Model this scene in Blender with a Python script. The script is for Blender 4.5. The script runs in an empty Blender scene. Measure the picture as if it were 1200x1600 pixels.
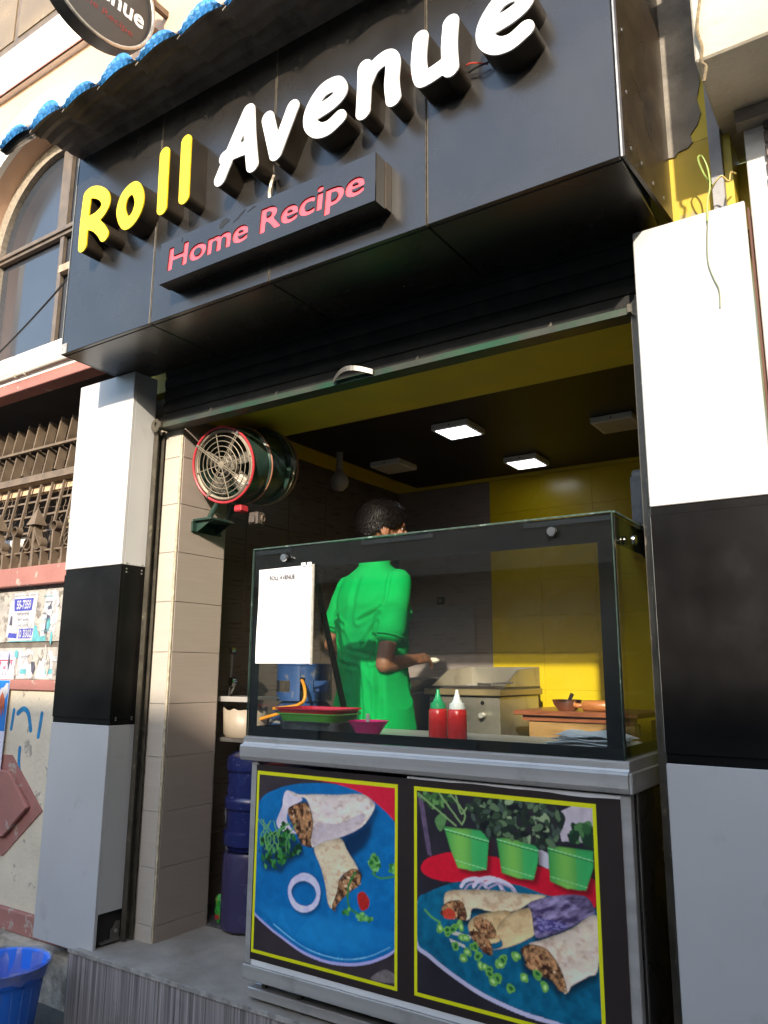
import bpy, bmesh, math, random
import numpy as np
from mathutils import Vector, Matrix, noise as mnoise

scene = bpy.context.scene
COL = scene.collection
random.seed(7)
R = math.radians

# ---------------------------------------------------------------- camera
cam_d = bpy.data.cameras.new('camera')
cam = bpy.data.objects.new('camera', cam_d)
COL.objects.link(cam)
cam.location = (3.192, -2.454, 1.224)
cam.rotation_euler = (R(101.5738), R(-0.3553), R(33.6478))
cam_d.sensor_fit = 'VERTICAL'
cam_d.sensor_height = 24.0
cam_d.lens = 24.0 * 1218.745 / 1600.0
cam_d.clip_start = 0.05
cam_d.clip_end = 400
scene.camera = cam

# ---------------------------------------------------------------- light
SUN_DIR = Vector((-0.41, 1.0, -0.47)).normalized()      # the way the light travels
EL = math.asin(-SUN_DIR.z)
world = bpy.data.worlds.new('World')
scene.world = world
world.use_nodes = True
wn = world.node_tree
for n in list(wn.nodes):
    wn.nodes.remove(n)
sky = wn.nodes.new('ShaderNodeTexSky')
sky.sky_type = 'NISHITA'
sky.sun_disc = False
sky.sun_elevation = EL
sky.sun_rotation = math.atan2(-SUN_DIR.x, -SUN_DIR.y)
sky.altitude = 10
sky.air_density = 1.2
sky.dust_density = 1.2
sky.ozone_density = 1.0
bg = wn.nodes.new('ShaderNodeBackground')
bg.inputs['Strength'].default_value = 0.15
wo = wn.nodes.new('ShaderNodeOutputWorld')
wn.links.new(sky.outputs[0], bg.inputs[0])
wn.links.new(bg.outputs[0], wo.inputs[0])

sun_d = bpy.data.lights.new('sun', 'SUN')
sun_d.energy = 2.05
sun_d.angle = R(1.0)
sun_d.color = (1.0, 0.875, 0.71)
sun = bpy.data.objects.new('sun', sun_d)
COL.objects.link(sun)
sun.rotation_euler = SUN_DIR.to_track_quat('-Z', 'Y').to_euler()
sun.location = (4, -8, 8)

scene.view_settings.view_transform = 'Standard'
scene.view_settings.look = 'None'
scene.view_settings.gamma = 1.0
scene.view_settings.use_curve_mapping = False
scene.view_settings.exposure = 1.9
scene.cycles.max_bounces = 10
scene.cycles.transparent_max_bounces = 16

# ---------------------------------------------------------------- helpers
def lin(c):
    return tuple(((v / 255.0) / 12.92 if v / 255.0 <= 0.04045 else ((v / 255.0 + 0.055) / 1.055) ** 2.4) for v in c)

MATS = {}
def mat(name, col, rough=0.6, metal=0.0, var=0.15, scale=6.0, bump=0.0, bscale=60.0, spec=0.5,
        dirt=None, dscale=3.0, dlo=0.5, dhi=0.7, damt=0.6, stretch=None, rvar=0.1, coat=0.0, ior=1.5):
    """Principled with noise-driven value variation, optional dirt patches and fine bump."""
    if name in MATS:
        return MATS[name]
    m = bpy.data.materials.new(name)
    m.use_nodes = True
    nt = m.node_tree
    b = nt.nodes['Principled BSDF']
    b.inputs['Metallic'].default_value = metal
    b.inputs['Specular IOR Level'].default_value = spec
    b.inputs['Coat Weight'].default_value = coat
    b.inputs['IOR'].default_value = ior
    tc = nt.nodes.new('ShaderNodeTexCoord')
    mp = nt.nodes.new('ShaderNodeMapping')
    nt.links.new(tc.outputs['Object'], mp.inputs[0])
    if stretch:
        mp.inputs['Scale'].default_value = stretch
    nz = nt.nodes.new('ShaderNodeTexNoise')
    nz.inputs['Scale'].default_value = scale
    nz.inputs['Detail'].default_value = 5
    nt.links.new(mp.outputs[0], nz.inputs[0])
    mr = nt.nodes.new('ShaderNodeMapRange')
    mr.inputs[1].default_value = 0.3
    mr.inputs[2].default_value = 0.7
    mr.inputs[3].default_value = 1 - var
    mr.inputs[4].default_value = 1 + var
    nt.links.new(nz.outputs[0], mr.inputs[0])
    mul = nt.nodes.new('ShaderNodeVectorMath')
    mul.operation = 'SCALE'
    mul.inputs[0].default_value = col[:3]
    nt.links.new(mr.outputs[0], mul.inputs['Scale'])
    out = mul.outputs[0]
    if dirt:
        nd = nt.nodes.new('ShaderNodeTexNoise')
        nd.inputs['Scale'].default_value = dscale
        nd.inputs['Detail'].default_value = 8
        nd.inputs['Roughness'].default_value = 0.65
        nt.links.new(tc.outputs['Object'], nd.inputs[0])
        md = nt.nodes.new('ShaderNodeMapRange')
        md.inputs[1].default_value = dlo
        md.inputs[2].default_value = dhi
        md.inputs[4].default_value = damt
        nt.links.new(nd.outputs[0], md.inputs[0])
        mx = nt.nodes.new('ShaderNodeMix')
        mx.data_type = 'RGBA'
        nt.links.new(md.outputs[0], mx.inputs[0])
        nt.links.new(out, mx.inputs[6])
        mx.inputs[7].default_value = (*dirt[:3], 1)
        out = mx.outputs[2]
    nt.links.new(out, b.inputs['Base Color'])
    rr = nt.nodes.new('ShaderNodeMapRange')
    rr.inputs[1].default_value = 0.3
    rr.inputs[2].default_value = 0.7
    rr.inputs[3].default_value = max(0.02, rough - rvar)
    rr.inputs[4].default_value = min(1, rough + rvar)
    nt.links.new(nz.outputs[0], rr.inputs[0])
    nt.links.new(rr.outputs[0], b.inputs['Roughness'])
    if bump:
        nb = nt.nodes.new('ShaderNodeTexNoise')
        nb.inputs['Scale'].default_value = bscale
        nb.inputs['Detail'].default_value = 4
        nt.links.new(mp.outputs[0], nb.inputs[0])
        bm_ = nt.nodes.new('ShaderNodeBump')
        bm_.inputs['Strength'].default_value = bump
        bm_.inputs['Distance'].default_value = 0.01
        nt.links.new(nb.outputs[0], bm_.inputs['Height'])
        nt.links.new(bm_.outputs[0], b.inputs['Normal'])
    MATS[name] = m
    return m

def emit_mat(name, col, strength):
    m = bpy.data.materials.new(name)
    m.use_nodes = True
    b = m.node_tree.nodes['Principled BSDF']
    b.inputs['Base Color'].default_value = (*col, 1)
    b.inputs['Emission Color'].default_value = (*col, 1)
    b.inputs['Emission Strength'].default_value = strength
    return m

def glass_mat(name, tint=(0.955, 0.98, 0.97), ior=1.5, rough=0.01, film=0.0):
    """thin pane: straight-through light plus a fresnel mirror"""
    m = bpy.data.materials.new(name)
    m.use_nodes = True
    nt = m.node_tree
    for n in list(nt.nodes):
        nt.nodes.remove(n)
    o = nt.nodes.new('ShaderNodeOutputMaterial')
    t = nt.nodes.new('ShaderNodeBsdfTransparent')
    t.inputs[0].default_value = (*tint, 1)
    g = nt.nodes.new('ShaderNodeBsdfGlossy')
    g.inputs['Roughness'].default_value = rough
    lw = nt.nodes.new('ShaderNodeLayerWeight')
    lw.inputs['Blend'].default_value = 0.5
    pw = nt.nodes.new('ShaderNodeMath')
    pw.operation = 'POWER'
    pw.inputs[1].default_value = 5.0
    nt.links.new(lw.outputs['Facing'], pw.inputs[0])
    f0 = ((ior - 1) / (ior + 1)) ** 2
    fr_ = nt.nodes.new('ShaderNodeMath')
    fr_.operation = 'MULTIPLY_ADD'
    fr_.inputs[1].default_value = 1 - f0
    fr_.inputs[2].default_value = f0
    nt.links.new(pw.outputs[0], fr_.inputs[0])
    mx = nt.nodes.new('ShaderNodeMixShader')
    nt.links.new(fr_.outputs[0], mx.inputs[0])
    nt.links.new(t.outputs[0], mx.inputs[1])
    nt.links.new(g.outputs[0], mx.inputs[2])
    out = mx
    if film:
        # finger smears and dust
        d = nt.nodes.new('ShaderNodeBsdfDiffuse')
        d.inputs[0].default_value = (0.6, 0.58, 0.54, 1)
        tc = nt.nodes.new('ShaderNodeTexCoord')
        nz = nt.nodes.new('ShaderNodeTexNoise')
        nz.inputs['Scale'].default_value = 5
        nz.inputs['Detail'].default_value = 7
        nz.inputs['Roughness'].default_value = 0.7
        nt.links.new(tc.outputs['Object'], nz.inputs[0])
        mr = nt.nodes.new('ShaderNodeMapRange')
        mr.inputs[1].default_value = 0.4
        mr.inputs[2].default_value = 0.75
        mr.inputs[3].default_value = film * 0.25
        mr.inputs[4].default_value = film
        nt.links.new(nz.outputs[0], mr.inputs[0])
        m2 = nt.nodes.new('ShaderNodeMixShader')
        nt.links.new(mr.outputs[0], m2.inputs[0])
        nt.links.new(mx.outputs[0], m2.inputs[1])
        nt.links.new(d.outputs[0], m2.inputs[2])
        out = m2
    nt.links.new(out.outputs[0], o.inputs[0])
    return m

def vcol_mat(name, rough=0.45, coat=0.0):
    m = bpy.data.materials.new(name)
    m.use_nodes = True
    nt = m.node_tree
    b = nt.nodes['Principled BSDF']
    a = nt.nodes.new('ShaderNodeVertexColor')
    a.layer_name = 'print'
    nt.links.new(a.outputs[0], b.inputs['Base Color'])
    b.inputs['Roughness'].default_value = rough
    b.inputs['Coat Weight'].default_value = coat
    return m

class MB:
    """collects shapes into one mesh"""
    def __init__(s):
        s.v = []
        s.f = []
    def add(s, vs, fs):
        n = len(s.v)
        s.v += [tuple(p) for p in vs]
        s.f += [tuple(n + i for i in q) for q in fs]
        return s
    def box(s, x0, x1, y0, y1, z0, z1):
        return s.add([(x0, y0, z0), (x1, y0, z0), (x1, y1, z0), (x0, y1, z0), (x0, y0, z1), (x1, y0, z1), (x1, y1, z1), (x0, y1, z1)],
                     [(0, 3, 2, 1), (4, 5, 6, 7), (0, 1, 5, 4), (1, 2, 6, 5), (2, 3, 7, 6), (3, 0, 4, 7)])
    def hexa(s, p):
        return s.add(p, [(0, 3, 2, 1), (4, 5, 6, 7), (0, 1, 5, 4), (1, 2, 6, 5), (2, 3, 7, 6), (3, 0, 4, 7)])
    def prism_y(s, pts, y0, y1):
        n = len(pts)
        return s.add([(x, y0, z) for x, z in pts] + [(x, y1, z) for x, z in pts],
                     [tuple(range(n)), tuple(range(2 * n - 1, n - 1, -1))] + [(i, i + n, (i + 1) % n + n, (i + 1) % n) for i in range(n)])
    def prism_x(s, pts, x0, x1):
        n = len(pts)
        return s.add([(x0, y, z) for y, z in pts] + [(x1, y, z) for y, z in pts],
                     [tuple(range(n)), tuple(range(2 * n - 1, n - 1, -1))] + [(i, i + n, (i + 1) % n + n, (i + 1) % n) for i in range(n)])
    def tube(s, pts, r, n=10, closed=False):
        pts = [Vector(p) for p in pts]
        rs = r if isinstance(r, (list, tuple)) else [r] * len(pts)
        base = len(s.v)
        m = len(pts)
        up = None
        for i, p in enumerate(pts):
            if closed:
                d = pts[(i + 1) % m] - pts[i - 1]
            else:
                d = pts[min(i + 1, m - 1)] - pts[max(i - 1, 0)]
            d.normalize()
            if up is None:
                up = Vector((0, 0, 1)) if abs(d.z) < 0.9 else Vector((1, 0, 0))
            u = d.cross(up)
            if u.length < 1e-5:
                u = d.cross(Vector((1, 0, 0)))
            u.normalize()
            w = u.cross(d).normalized()
            up = w
            for k in range(n):
                a = 2 * math.pi * k / n
                s.v.append(tuple(p + rs[i] * (u * math.cos(a) + w * math.sin(a))))
        for i in range(m if closed else m - 1):
            j = (i + 1) % m
            for k in range(n):
                k2 = (k + 1) % n
                s.f.append((base + i * n + k, base + i * n + k2, base + j * n + k2, base + j * n + k))
        if not closed:
            s.f.append(tuple(base + k for k in range(n))[::-1])
            s.f.append(tuple(base + (m - 1) * n + k for k in range(n)))
        return s
    def lathe(s, prof, c=(0, 0, 0), n=24, axis=None):
        """prof: [(r, h)...]"""
        q = Vector((0, 0, 1)).rotation_difference(Vector(axis)) if axis is not None else None
        base = len(s.v)
        for r, h in prof:
            for k in range(n):
                a = 2 * math.pi * k / n
                p = Vector((max(r, 1e-4) * math.cos(a), max(r, 1e-4) * math.sin(a), h))
                if q:
                    p = q @ p
                s.v.append(tuple(p + Vector(c)))
        for i in range(len(prof) - 1):
            for k in range(n):
                k2 = (k + 1) % n
                s.f.append((base + i * n + k, base + i * n + k2, base + (i + 1) * n + k2, base + (i + 1) * n + k))
        return s
    def build(s, name, m, parent=None, smooth=False, bevel=0.0, segs=1, autos=None):
        me = bpy.data.meshes.new(name)
        me.from_pydata(s.v, [], s.f)
        me.update()
        return obj(name, me, m, parent, smooth, bevel, segs)

def obj(name, me, m, parent=None, smooth=False, bevel=0.0, segs=1):
    o = bpy.data.objects.new(name, me)
    COL.objects.link(o)
    if m is not None:
        if isinstance(m, (list, tuple)):
            for q in m:
                me.materials.append(q)
        else:
            me.materials.append(m)
    if smooth:
        me.polygons.foreach_set('use_smooth', [True] * len(me.polygons))
        try:
            me.set_sharp_from_angle(angle=R(40))
        except Exception:
            pass
    if bevel:
        b = o.modifiers.new('bevel', 'BEVEL')
        b.width = bevel
        b.segments = segs
        b.limit_method = 'ANGLE'
        b.angle_limit = R(40)
    if parent is not None:
        o.parent = parent
        o.matrix_parent_inverse = rootmat(parent).inverted()
    return o

ROOTM = {}
def rootmat(p):
    m = Matrix.Identity(4)
    while p is not None:
        m = ROOTM.get(p.name, Matrix.Identity(4)) @ m
        p = None
    return m

def thing(name, label, cat, loc=(0, 0, 0), group=None):
    o = bpy.data.objects.new(name, None)
    COL.objects.link(o)
    o.empty_display_size = 0.05
    o.location = loc
    ROOTM[o.name] = Matrix.Translation(loc)
    o['label'] = label
    o['category'] = cat
    if group:
        o['group'] = group
    return o

def tag(o, label, cat, group=None):
    o['label'] = label
    o['category'] = cat
    if group:
        o['group'] = group
    return o

def struct(o):
    o['kind'] = 'structure'
    return o

def dup(root, loc, label):
    r = root.copy()
    COL.objects.link(r)
    r.location = loc
    ROOTM[r.name] = Matrix.Translation(loc)
    r['label'] = label
    for ch in list(root.children):
        c = ch.copy()
        COL.objects.link(c)
        c.parent = r
        for g in list(ch.children):
            d = g.copy()
            COL.objects.link(d)
            d.parent = c
    return r

def tile_mesh(w, h, t=0.008, b=0.0015):
    """a bevelled tile lying in XZ, front towards -Y, origin at lower left of its front"""
    bm = bmesh.new()
    vs = [bm.verts.new(p) for p in [(b, 0, b), (w - b, 0, b), (w - b, 0, h - b), (b, 0, h - b), (0, b, 0), (w, b, 0), (w, b, h), (0, b, h), (0, t, 0), (w, t, 0), (w, t, h), (0, t, h)]]
    for q in [(0, 1, 2, 3), (0, 4, 5, 1), (1, 5, 6, 2), (2, 6, 7, 3), (3, 7, 4, 0), (4, 8, 9, 5), (5, 9, 10, 6), (6, 10, 11, 7), (7, 11, 8, 4)]:
        bm.faces.new([vs[i] for i in q])
    me = bpy.data.meshes.new('tile')
    bm.to_mesh(me)
    bm.free()
    return me

TILE_CACHE = {}
def piece(name, me, m, parent, loc, rot=(0, 0, 0)):
    key = (me.name, m.name)
    if key not in TILE_CACHE:
        if len(me.materials) == 0:
            me.materials.append(m)
            TILE_CACHE[key] = me
        elif me.materials[0] == m:
            TILE_CACHE[key] = me
        else:
            c = me.copy()
            c.materials.clear()
            c.materials.append(m)
            TILE_CACHE[key] = c
    o = bpy.data.objects.new(name, TILE_CACHE[key])
    COL.objects.link(o)
    o.location = loc
    o.rotation_euler = rot
    o.parent = parent
    o.matrix_parent_inverse = rootmat(parent).inverted()
    return o

def spline(pts, n=8, closed=True):
    """Catmull-Rom through 2-D points"""
    P = np.array(pts, float)
    m = len(P)
    out = []
    rng = range(m) if closed else range(m - 1)
    for i in rng:
        if closed:
            p0, p1, p2, p3 = P[i - 1], P[i], P[(i + 1) % m], P[(i + 2) % m]
        else:
            p0, p1, p2, p3 = P[max(i - 1, 0)], P[i], P[i + 1], P[min(i + 2, m - 1)]
        for t in np.linspace(0, 1, n, endpoint=False):
            out.append(0.5 * ((2 * p1) + (-p0 + p2) * t + (2 * p0 - 5 * p1 + 4 * p2 - p3) * t * t + (-p0 + 3 * p1 - 3 * p2 + p3) * t ** 3))
    if not closed:
        out.append(P[-1])
    return np.array(out)

def curve_plate(loops, half, name='plate'):
    """filled 2-D shape with holes (even-odd), extruded by +-half; returns a mesh in the XY plane"""
    cu = bpy.data.curves.new(name, 'CURVE')
    cu.dimensions = '2D'
    cu.fill_mode = 'BOTH'
    cu.extrude = half
    for lp in loops:
        sp = cu.splines.new('POLY')
        sp.points.add(len(lp) - 1)
        for i, (x, y) in enumerate(lp):
            sp.points[i].co = (x, y, 0, 1)
        sp.use_cyclic_u = True
    o = bpy.data.objects.new(name, cu)
    COL.objects.link(o)
    bpy.context.view_layer.update()
    dg = bpy.context.evaluated_depsgraph_get()
    me = bpy.data.meshes.new_from_object(o.evaluated_get(dg))
    bpy.data.objects.remove(o)
    return me

def to_xz(me, y=0.0):
    """stand an XY mesh up: (x, y, z) -> (x, Y - z, y)"""
    for v in me.vertices:
        x, a, z = v.co
        v.co = (x, y - z, a)
    return me

def text_mesh(body, size=1.0, shear=0.0, offset=0.0, extrude=0.0, align='LEFT', curve=False):
    cu = bpy.data.curves.new('lettering', 'FONT')
    cu.body = body
    cu.size = size
    cu.shear = shear
    cu.offset = offset
    cu.extrude = extrude
    cu.align_x = align
    cu.resolution_u = 4
    o = bpy.data.objects.new('lettering', cu)
    COL.objects.link(o)
    bpy.context.view_layer.update()
    dg = bpy.context.evaluated_depsgraph_get()
    me = bpy.data.meshes.new_from_object(o.evaluated_get(dg))
    bpy.data.objects.remove(o)
    return me

def fit(me, x0, x1, z0, z1, y):
    """fit flat lettering into a rectangle of the facade (x to the right, z up), facing -Y"""
    c = np.array([v.co[:] for v in me.vertices])
    if len(c) == 0:
        return me
    lo, hi = c.min(0), c.max(0)
    for v in me.vertices:
        v.co = (x0 + (v.co.x - lo[0]) / (hi[0] - lo[0]) * (x1 - x0), y - (v.co.z - lo[2]), z0 + (v.co.y - lo[1]) / (hi[1] - lo[1]) * (z1 - z0))
    return me

def contour(fn, x0, x1, y0, y1, h):
    """marching squares zero contour of fn(X, Y) (negative inside); closed loops"""
    xs = np.arange(x0, x1 + h, h)
    ys = np.arange(y0, y1 + h, h)
    X, Y = np.meshgrid(xs, ys)
    F = fn(X, Y)
    seg = {}
    def ip(i, j, k, l):
        a, b = F[j, i], F[l, k]
        t = a / (a - b)
        return (xs[i] + t * (xs[k] - xs[i]), ys[j] + t * (ys[l] - ys[j]))
    edges = {}
    pos = {}
    ny, nx = F.shape
    for j in range(ny - 1):
        for i in range(nx - 1):
            q = (F[j, i] < 0, F[j, i + 1] < 0, F[j + 1, i + 1] < 0, F[j + 1, i] < 0)
            c = q[0] + 2 * q[1] + 4 * q[2] + 8 * q[3]
            if c in (0, 15):
                continue
            E = {'b': ('h', i, j), 'r': ('v', i + 1, j), 't': ('h', i, j + 1), 'l': ('v', i, j)}
            if q[0] != q[1]: pos[E['b']] = ip(i, j, i + 1, j)
            if q[1] != q[2]: pos[E['r']] = ip(i + 1, j, i + 1, j + 1)
            if q[3] != q[2]: pos[E['t']] = ip(i, j + 1, i + 1, j + 1)
            if q[0] != q[3]: pos[E['l']] = ip(i, j, i, j + 1)
            T = {1: ['lb'], 2: ['br'], 3: ['lr'], 4: ['rt'], 5: ['lt', 'br'], 6: ['bt'], 7: ['lt'], 8: ['tl'], 9: ['tb'], 10: ['lb', 'rt'], 11: ['tr'], 12: ['rl'], 13: ['rb'], 14: ['bl']}[c]
            for t in T:
                a, b = E[t[0]], E[t[1]]
                edges.setdefault(a, []).append(b)
                edges.setdefault(b, []).append(a)
    loops = []
    used = set()
    for st in edges:
        if st in used:
            continue
        lp = [st]
        used.add(st)
        cur = st
        while True:
            nx_ = [e for e in edges[cur] if e not in used]
            if not nx_:
                break
            cur = nx_[0]
            used.add(cur)
            lp.append(cur)
        if len(lp) > 6:
            loops.append([pos[e] for e in lp])
    return loops

def capsule_sdf(paths, hw):
    segs = []
    for p in paths:
        for a, b in zip(p[:-1], p[1:]):
            segs.append((a, b))
    def fn(X, Y):
        D = np.full(X.shape, 9.0)
        for a, b in segs:
            dx, dy = b[0] - a[0], b[1] - a[1]
            L = dx * dx + dy * dy + 1e-9
            t = np.clip(((X - a[0]) * dx + (Y - a[1]) * dy) / L, 0, 1)
            D = np.minimum(D, np.hypot(X - a[0] - t * dx, Y - a[1] - t * dy))
        return D - hw
    return fn

def ring_pts(c, r, axis, n=24, a0=0.0, a1=2 * math.pi):
    q = Vector((0, 0, 1)).rotation_difference(Vector(axis))
    return [Vector(c) + q @ Vector((r * math.cos(a0 + (a1 - a0) * k / n), r * math.sin(a0 + (a1 - a0) * k / n), 0)) for k in range(n)]
# ================================================================ materials
BLACK_ACP = mat('black_acp', (0.017, 0.0145, 0.012), 0.27, 0, 0.15, 3, 0.008, 5, 0.74, dirt=(0.028, 0.027, 0.026), dscale=4, dlo=0.4, dhi=0.75, damt=0.6, rvar=0.04, ior=1.5)
BLACK_PANEL = mat('black_panel', (0.0065, 0.006, 0.006), 0.36, 0, 0.3, 4, 0.03, 30, 0.12, dirt=(0.03, 0.027, 0.024), dscale=4, dlo=0.55, dhi=0.8, damt=0.3)
SILVER_ACP = mat('silver_acp', (0.52, 0.52, 0.515), 0.45, 0.08, 0.05, 2, 0.015, 12, 0.35, dirt=(0.27, 0.255, 0.23), dscale=7, dlo=0.58, dhi=0.8, damt=0.55)
ALU = mat('aluminium_edge', (0.45, 0.43, 0.38), 0.4, 0.7, 0.2, 20)
STEEL = mat('stainless_steel', (0.48, 0.465, 0.44), 0.40, 0.42, 0.12, 3, 0.05, 80, stretch=(0.3, 1, 8), dirt=(0.16, 0.14, 0.11), dscale=7, dlo=0.55, dhi=0.75, damt=0.4)
STEEL_DK = mat('worn_steel', (0.20, 0.19, 0.175), 0.5, 0.6, 0.25, 6, 0.1, 50, dirt=(0.08, 0.065, 0.05), dscale=8, damt=0.7)
GUIDE = mat('guide_steel', (0.10, 0.09, 0.07), 0.5, 0.5, 0.3, 15, 0.1, 60, dirt=(0.35, 0.30, 0.2), dscale=25, dlo=0.6, dhi=0.7, damt=0.5)
TILE_BROWN = mat('brown_wall_tile', (0.12, 0.095, 0.08), 0.33, 0, 0.10, 5, 0.04, 120, stretch=(1, 1, 14))
TILE_GREY = mat('grey_wall_tile', (0.22, 0.185, 0.17), 0.33, 0, 0.05, 5, 0.02, 120, stretch=(1, 1, 14))
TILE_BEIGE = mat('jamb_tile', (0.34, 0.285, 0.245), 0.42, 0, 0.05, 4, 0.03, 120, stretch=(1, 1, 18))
TILE_JAMB_LIT = mat('jamb_tile_lit', (0.47, 0.43, 0.37), 0.45, 0, 0.05, 4, 0.05, 120, stretch=(1, 1, 18))  # same jamb tile, coloured lighter where stronger light falls on the front
TILE_YEL = mat('yellow_wall_tile', (0.56, 0.41, 0.008), 0.28, 0, 0.06, 2, 0.01, 10)
GROUT = mat('tile_grout', (0.36, 0.33, 0.28), 0.9, 0, 0.3, 20)
GROUT_Y = mat('yellow_grout', (0.46, 0.335, 0.01), 0.9, 0, 0.3, 20)
YELLOW = mat('yellow_paint', (0.55, 0.42, 0.03), 0.6, 0, 0.12, 4, 0.05, 40)
CEIL_BLACK = mat('ceiling_panel_black', (0.016, 0.011, 0.008), 0.35, 0, 0.1, 2, rvar=0.02, spec=0.3)
DARK = mat('dark_void', (0.02, 0.018, 0.016), 0.9, 0, 0.3, 4)
FLOOR_T = mat('streaked_floor_tile', (0.085, 0.083, 0.085), 0.5, 0, 0.75, 70, 0.05, 30, 0.25, stretch=(1.0, 1.0, 0.014), dirt=(0.13, 0.115, 0.10), dscale=9, dlo=0.58, dhi=0.7, damt=0.5)
RISER_T = mat('streaked_riser_tile', (0.25, 0.225, 0.215), 0.45, 0, 0.65, 110, 0.05, 30, stretch=(1.0, 1.0, 0.012), dirt=(0.09, 0.075, 0.06), dscale=5, dlo=0.55, dhi=0.7, damt=0.5)
CONCRETE = mat('concrete', (0.30, 0.275, 0.24), 0.9, 0, 0.25, 4, 0.3, 40, dirt=(0.16, 0.13, 0.09), dscale=3, damt=0.6)
ASPHALT = mat('asphalt', (0.07, 0.066, 0.06), 0.9, 0, 0.35, 20, 0.4, 200, dirt=(0.14, 0.12, 0.10), dscale=2, damt=0.6)
PLASTER_CREAM = mat('cream_plaster', (0.66, 0.58, 0.44), 0.88, 0, 0.10, 5, 0.35, 50, dirt=(0.27, 0.24, 0.20), dscale=6.5, dlo=0.58, dhi=0.61, damt=0.75)
PLASTER_OLD = mat('papered_plaster', (0.36, 0.335, 0.30), 0.88, 0, 0.25, 9, 0.3, 40, dirt=(0.10, 0.085, 0.075), dscale=13, dlo=0.52, dhi=0.60, damt=0.75)
PLASTER_FOOT = mat('stained_foot_plaster', (0.48, 0.42, 0.33), 0.9, 0, 0.2, 6, 0.4, 50, dirt=(0.16, 0.13, 0.10), dscale=7, dlo=0.45, dhi=0.62, damt=0.85)
PINK = mat('pink_paint', (0.34, 0.145, 0.12), 0.8, 0, 0.15, 5, 0.25, 50, dirt=(0.42, 0.36, 0.30), dscale=12, dlo=0.60, dhi=0.63, damt=0.8)
PEACH = mat('peach_wall', (0.56, 0.37, 0.26), 0.85, 0, 0.08, 3, 0.1, 60)
WHITE_TRIM = mat('white_trim_paint', (0.78, 0.75, 0.70), 0.8, 0, 0.06, 3, 0.1, 50)
WIN_FRAME = mat('window_frame_bronze', (0.16, 0.125, 0.095), 0.5, 0.3, 0.2, 15)
WIN_GLASS = mat('tinted_window_glass', (0.035, 0.04, 0.05), 0.07, 0, 0.15, 2, 0.02, 3, 0.9)
IRON = mat('brown_iron', (0.17, 0.125, 0.085), 0.65, 0.2, 0.25, 12, 0.1, 60)
PIPE_M = mat('pvc_pipe', (0.50, 0.47, 0.40), 0.6, 0, 0.15, 8)

# ================================================================ setting
GZ = -0.33
g = struct(MB().add([(-60, -60, GZ), (60, -60, GZ), (60, 60, GZ), (-60, 60, GZ)], [(0, 1, 2, 3)]).build('ground', ASPHALT))

# shop floor: a tiled plinth with a streaked tile riser
fl = struct(MB().box(-0.088, 2.9, -0.046, 2.6, GZ + 0.004, -0.009).build('shop_floor', CONCRETE))
tm = tile_mesh(0.597, 0.597, 0.009)
tm_front = tile_mesh(0.445, 0.597, 0.009)
ys = [-0.054, 0.546, 1.146, 1.746]
xs = [-0.092, 0.508, 1.108, 1.708, 2.308]
for x in xs:
    for y in ys:
        piece('floor_tile', tm, FLOOR_T, fl, (x, y, 0.0), (R(-90), 0, 0)).location = (x, y + 0.597, 0.0)
for o in fl.children:
    o.rotation_euler = (R(-90), 0, 0)
tr = tile_mesh(0.597, 0.318, 0.009)
for x in xs:
    piece('riser_tile', tr, RISER_T, fl, (x, -0.0555, GZ + 0.006))
# dusty broken edge strip between riser and floor
MB().box(-0.092, 2.9, -0.062, -0.052, -0.012, 0.003).build('edge_trim', mat('cement_edge', (0.30, 0.28, 0.25), 0.9, 0, 0.4, 25, 0.5, 60), fl)
step = struct(MB().box(0.62, 2.3, 0.74, 1.35, 0.002, 0.30).build('kitchen_platform', CONCRETE))

# --- interior shell
BY, LX, RX, TOPZ, CZ = 2.66, -0.075, 2.56, 2.612, 2.70
wb = struct(MB().box(LX - 0.2, RX + 0.4, BY + 0.009, BY + 0.2, -0.3, 3.2).build('wall_back', GROUT_Y))
wl = struct(MB().box(LX - 0.2, LX - 0.009, 0.55, BY + 0.2, -0.3, 3.2).build('wall_left', mat('dark_grout', (0.10, 0.08, 0.065), 0.9, 0, 0.2, 20)))
wr = struct(MB().box(RX + 0.01, RX + 0.3, 0.30, BY + 0.2, -0.3, 3.2).build('wall_right', YELLOW))
z0s = [0.064 + 0.25 * k for k in range(-1, 10)]
z0w = [0.112 + 0.25 * k for k in range(-1, 10)]
tb = tile_mesh(0.3842, 0.2492, 0.008, 0.0008)
for zi, z in enumerate(z0w):
    for k in range(-1, 7):
        x = 0.717 + 0.385 * (k - 2)
        piece('wall_tile', tb, TILE_GREY if k < 2 else TILE_YEL, wb, (x, BY, z))
tl = tile_mesh(0.383, 0.248)
for z in z0w:
    for k in range(6):
        piece('wall_tile', tl, TILE_BROWN, wl, (LX, 0.56 + 0.385 * k, z), (0, 0, R(90)))
# yellow painted band above the tiles
MB().box(LX - 0.005, RX + 0.3, BY - 0.004, BY + 0.012, TOPZ + 0.002, CZ + 0.1).build('paint_band', YELLOW, wb)
MB().box(LX - 0.012, LX + 0.003, 0.55, BY, TOPZ + 0.002, CZ + 0.1).build('paint_band', YELLOW, wl)

ce = struct(MB().box(-0.3, 2.9, 0.22, BY + 0.3, CZ, CZ + 0.25).build('ceiling', YELLOW))
MB().box(0.095, RX + 0.005, 1.0, BY - 0.016, 2.635, CZ - 0.002).build('ceiling_panel', CEIL_BLACK, ce, bevel=0.003)
# lintel beam over the opening, yellow soffit
MB().box(0.02, RX, 0.235, 0.78, 2.535, CZ - 0.004).build('lintel', YELLOW, ce)

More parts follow.
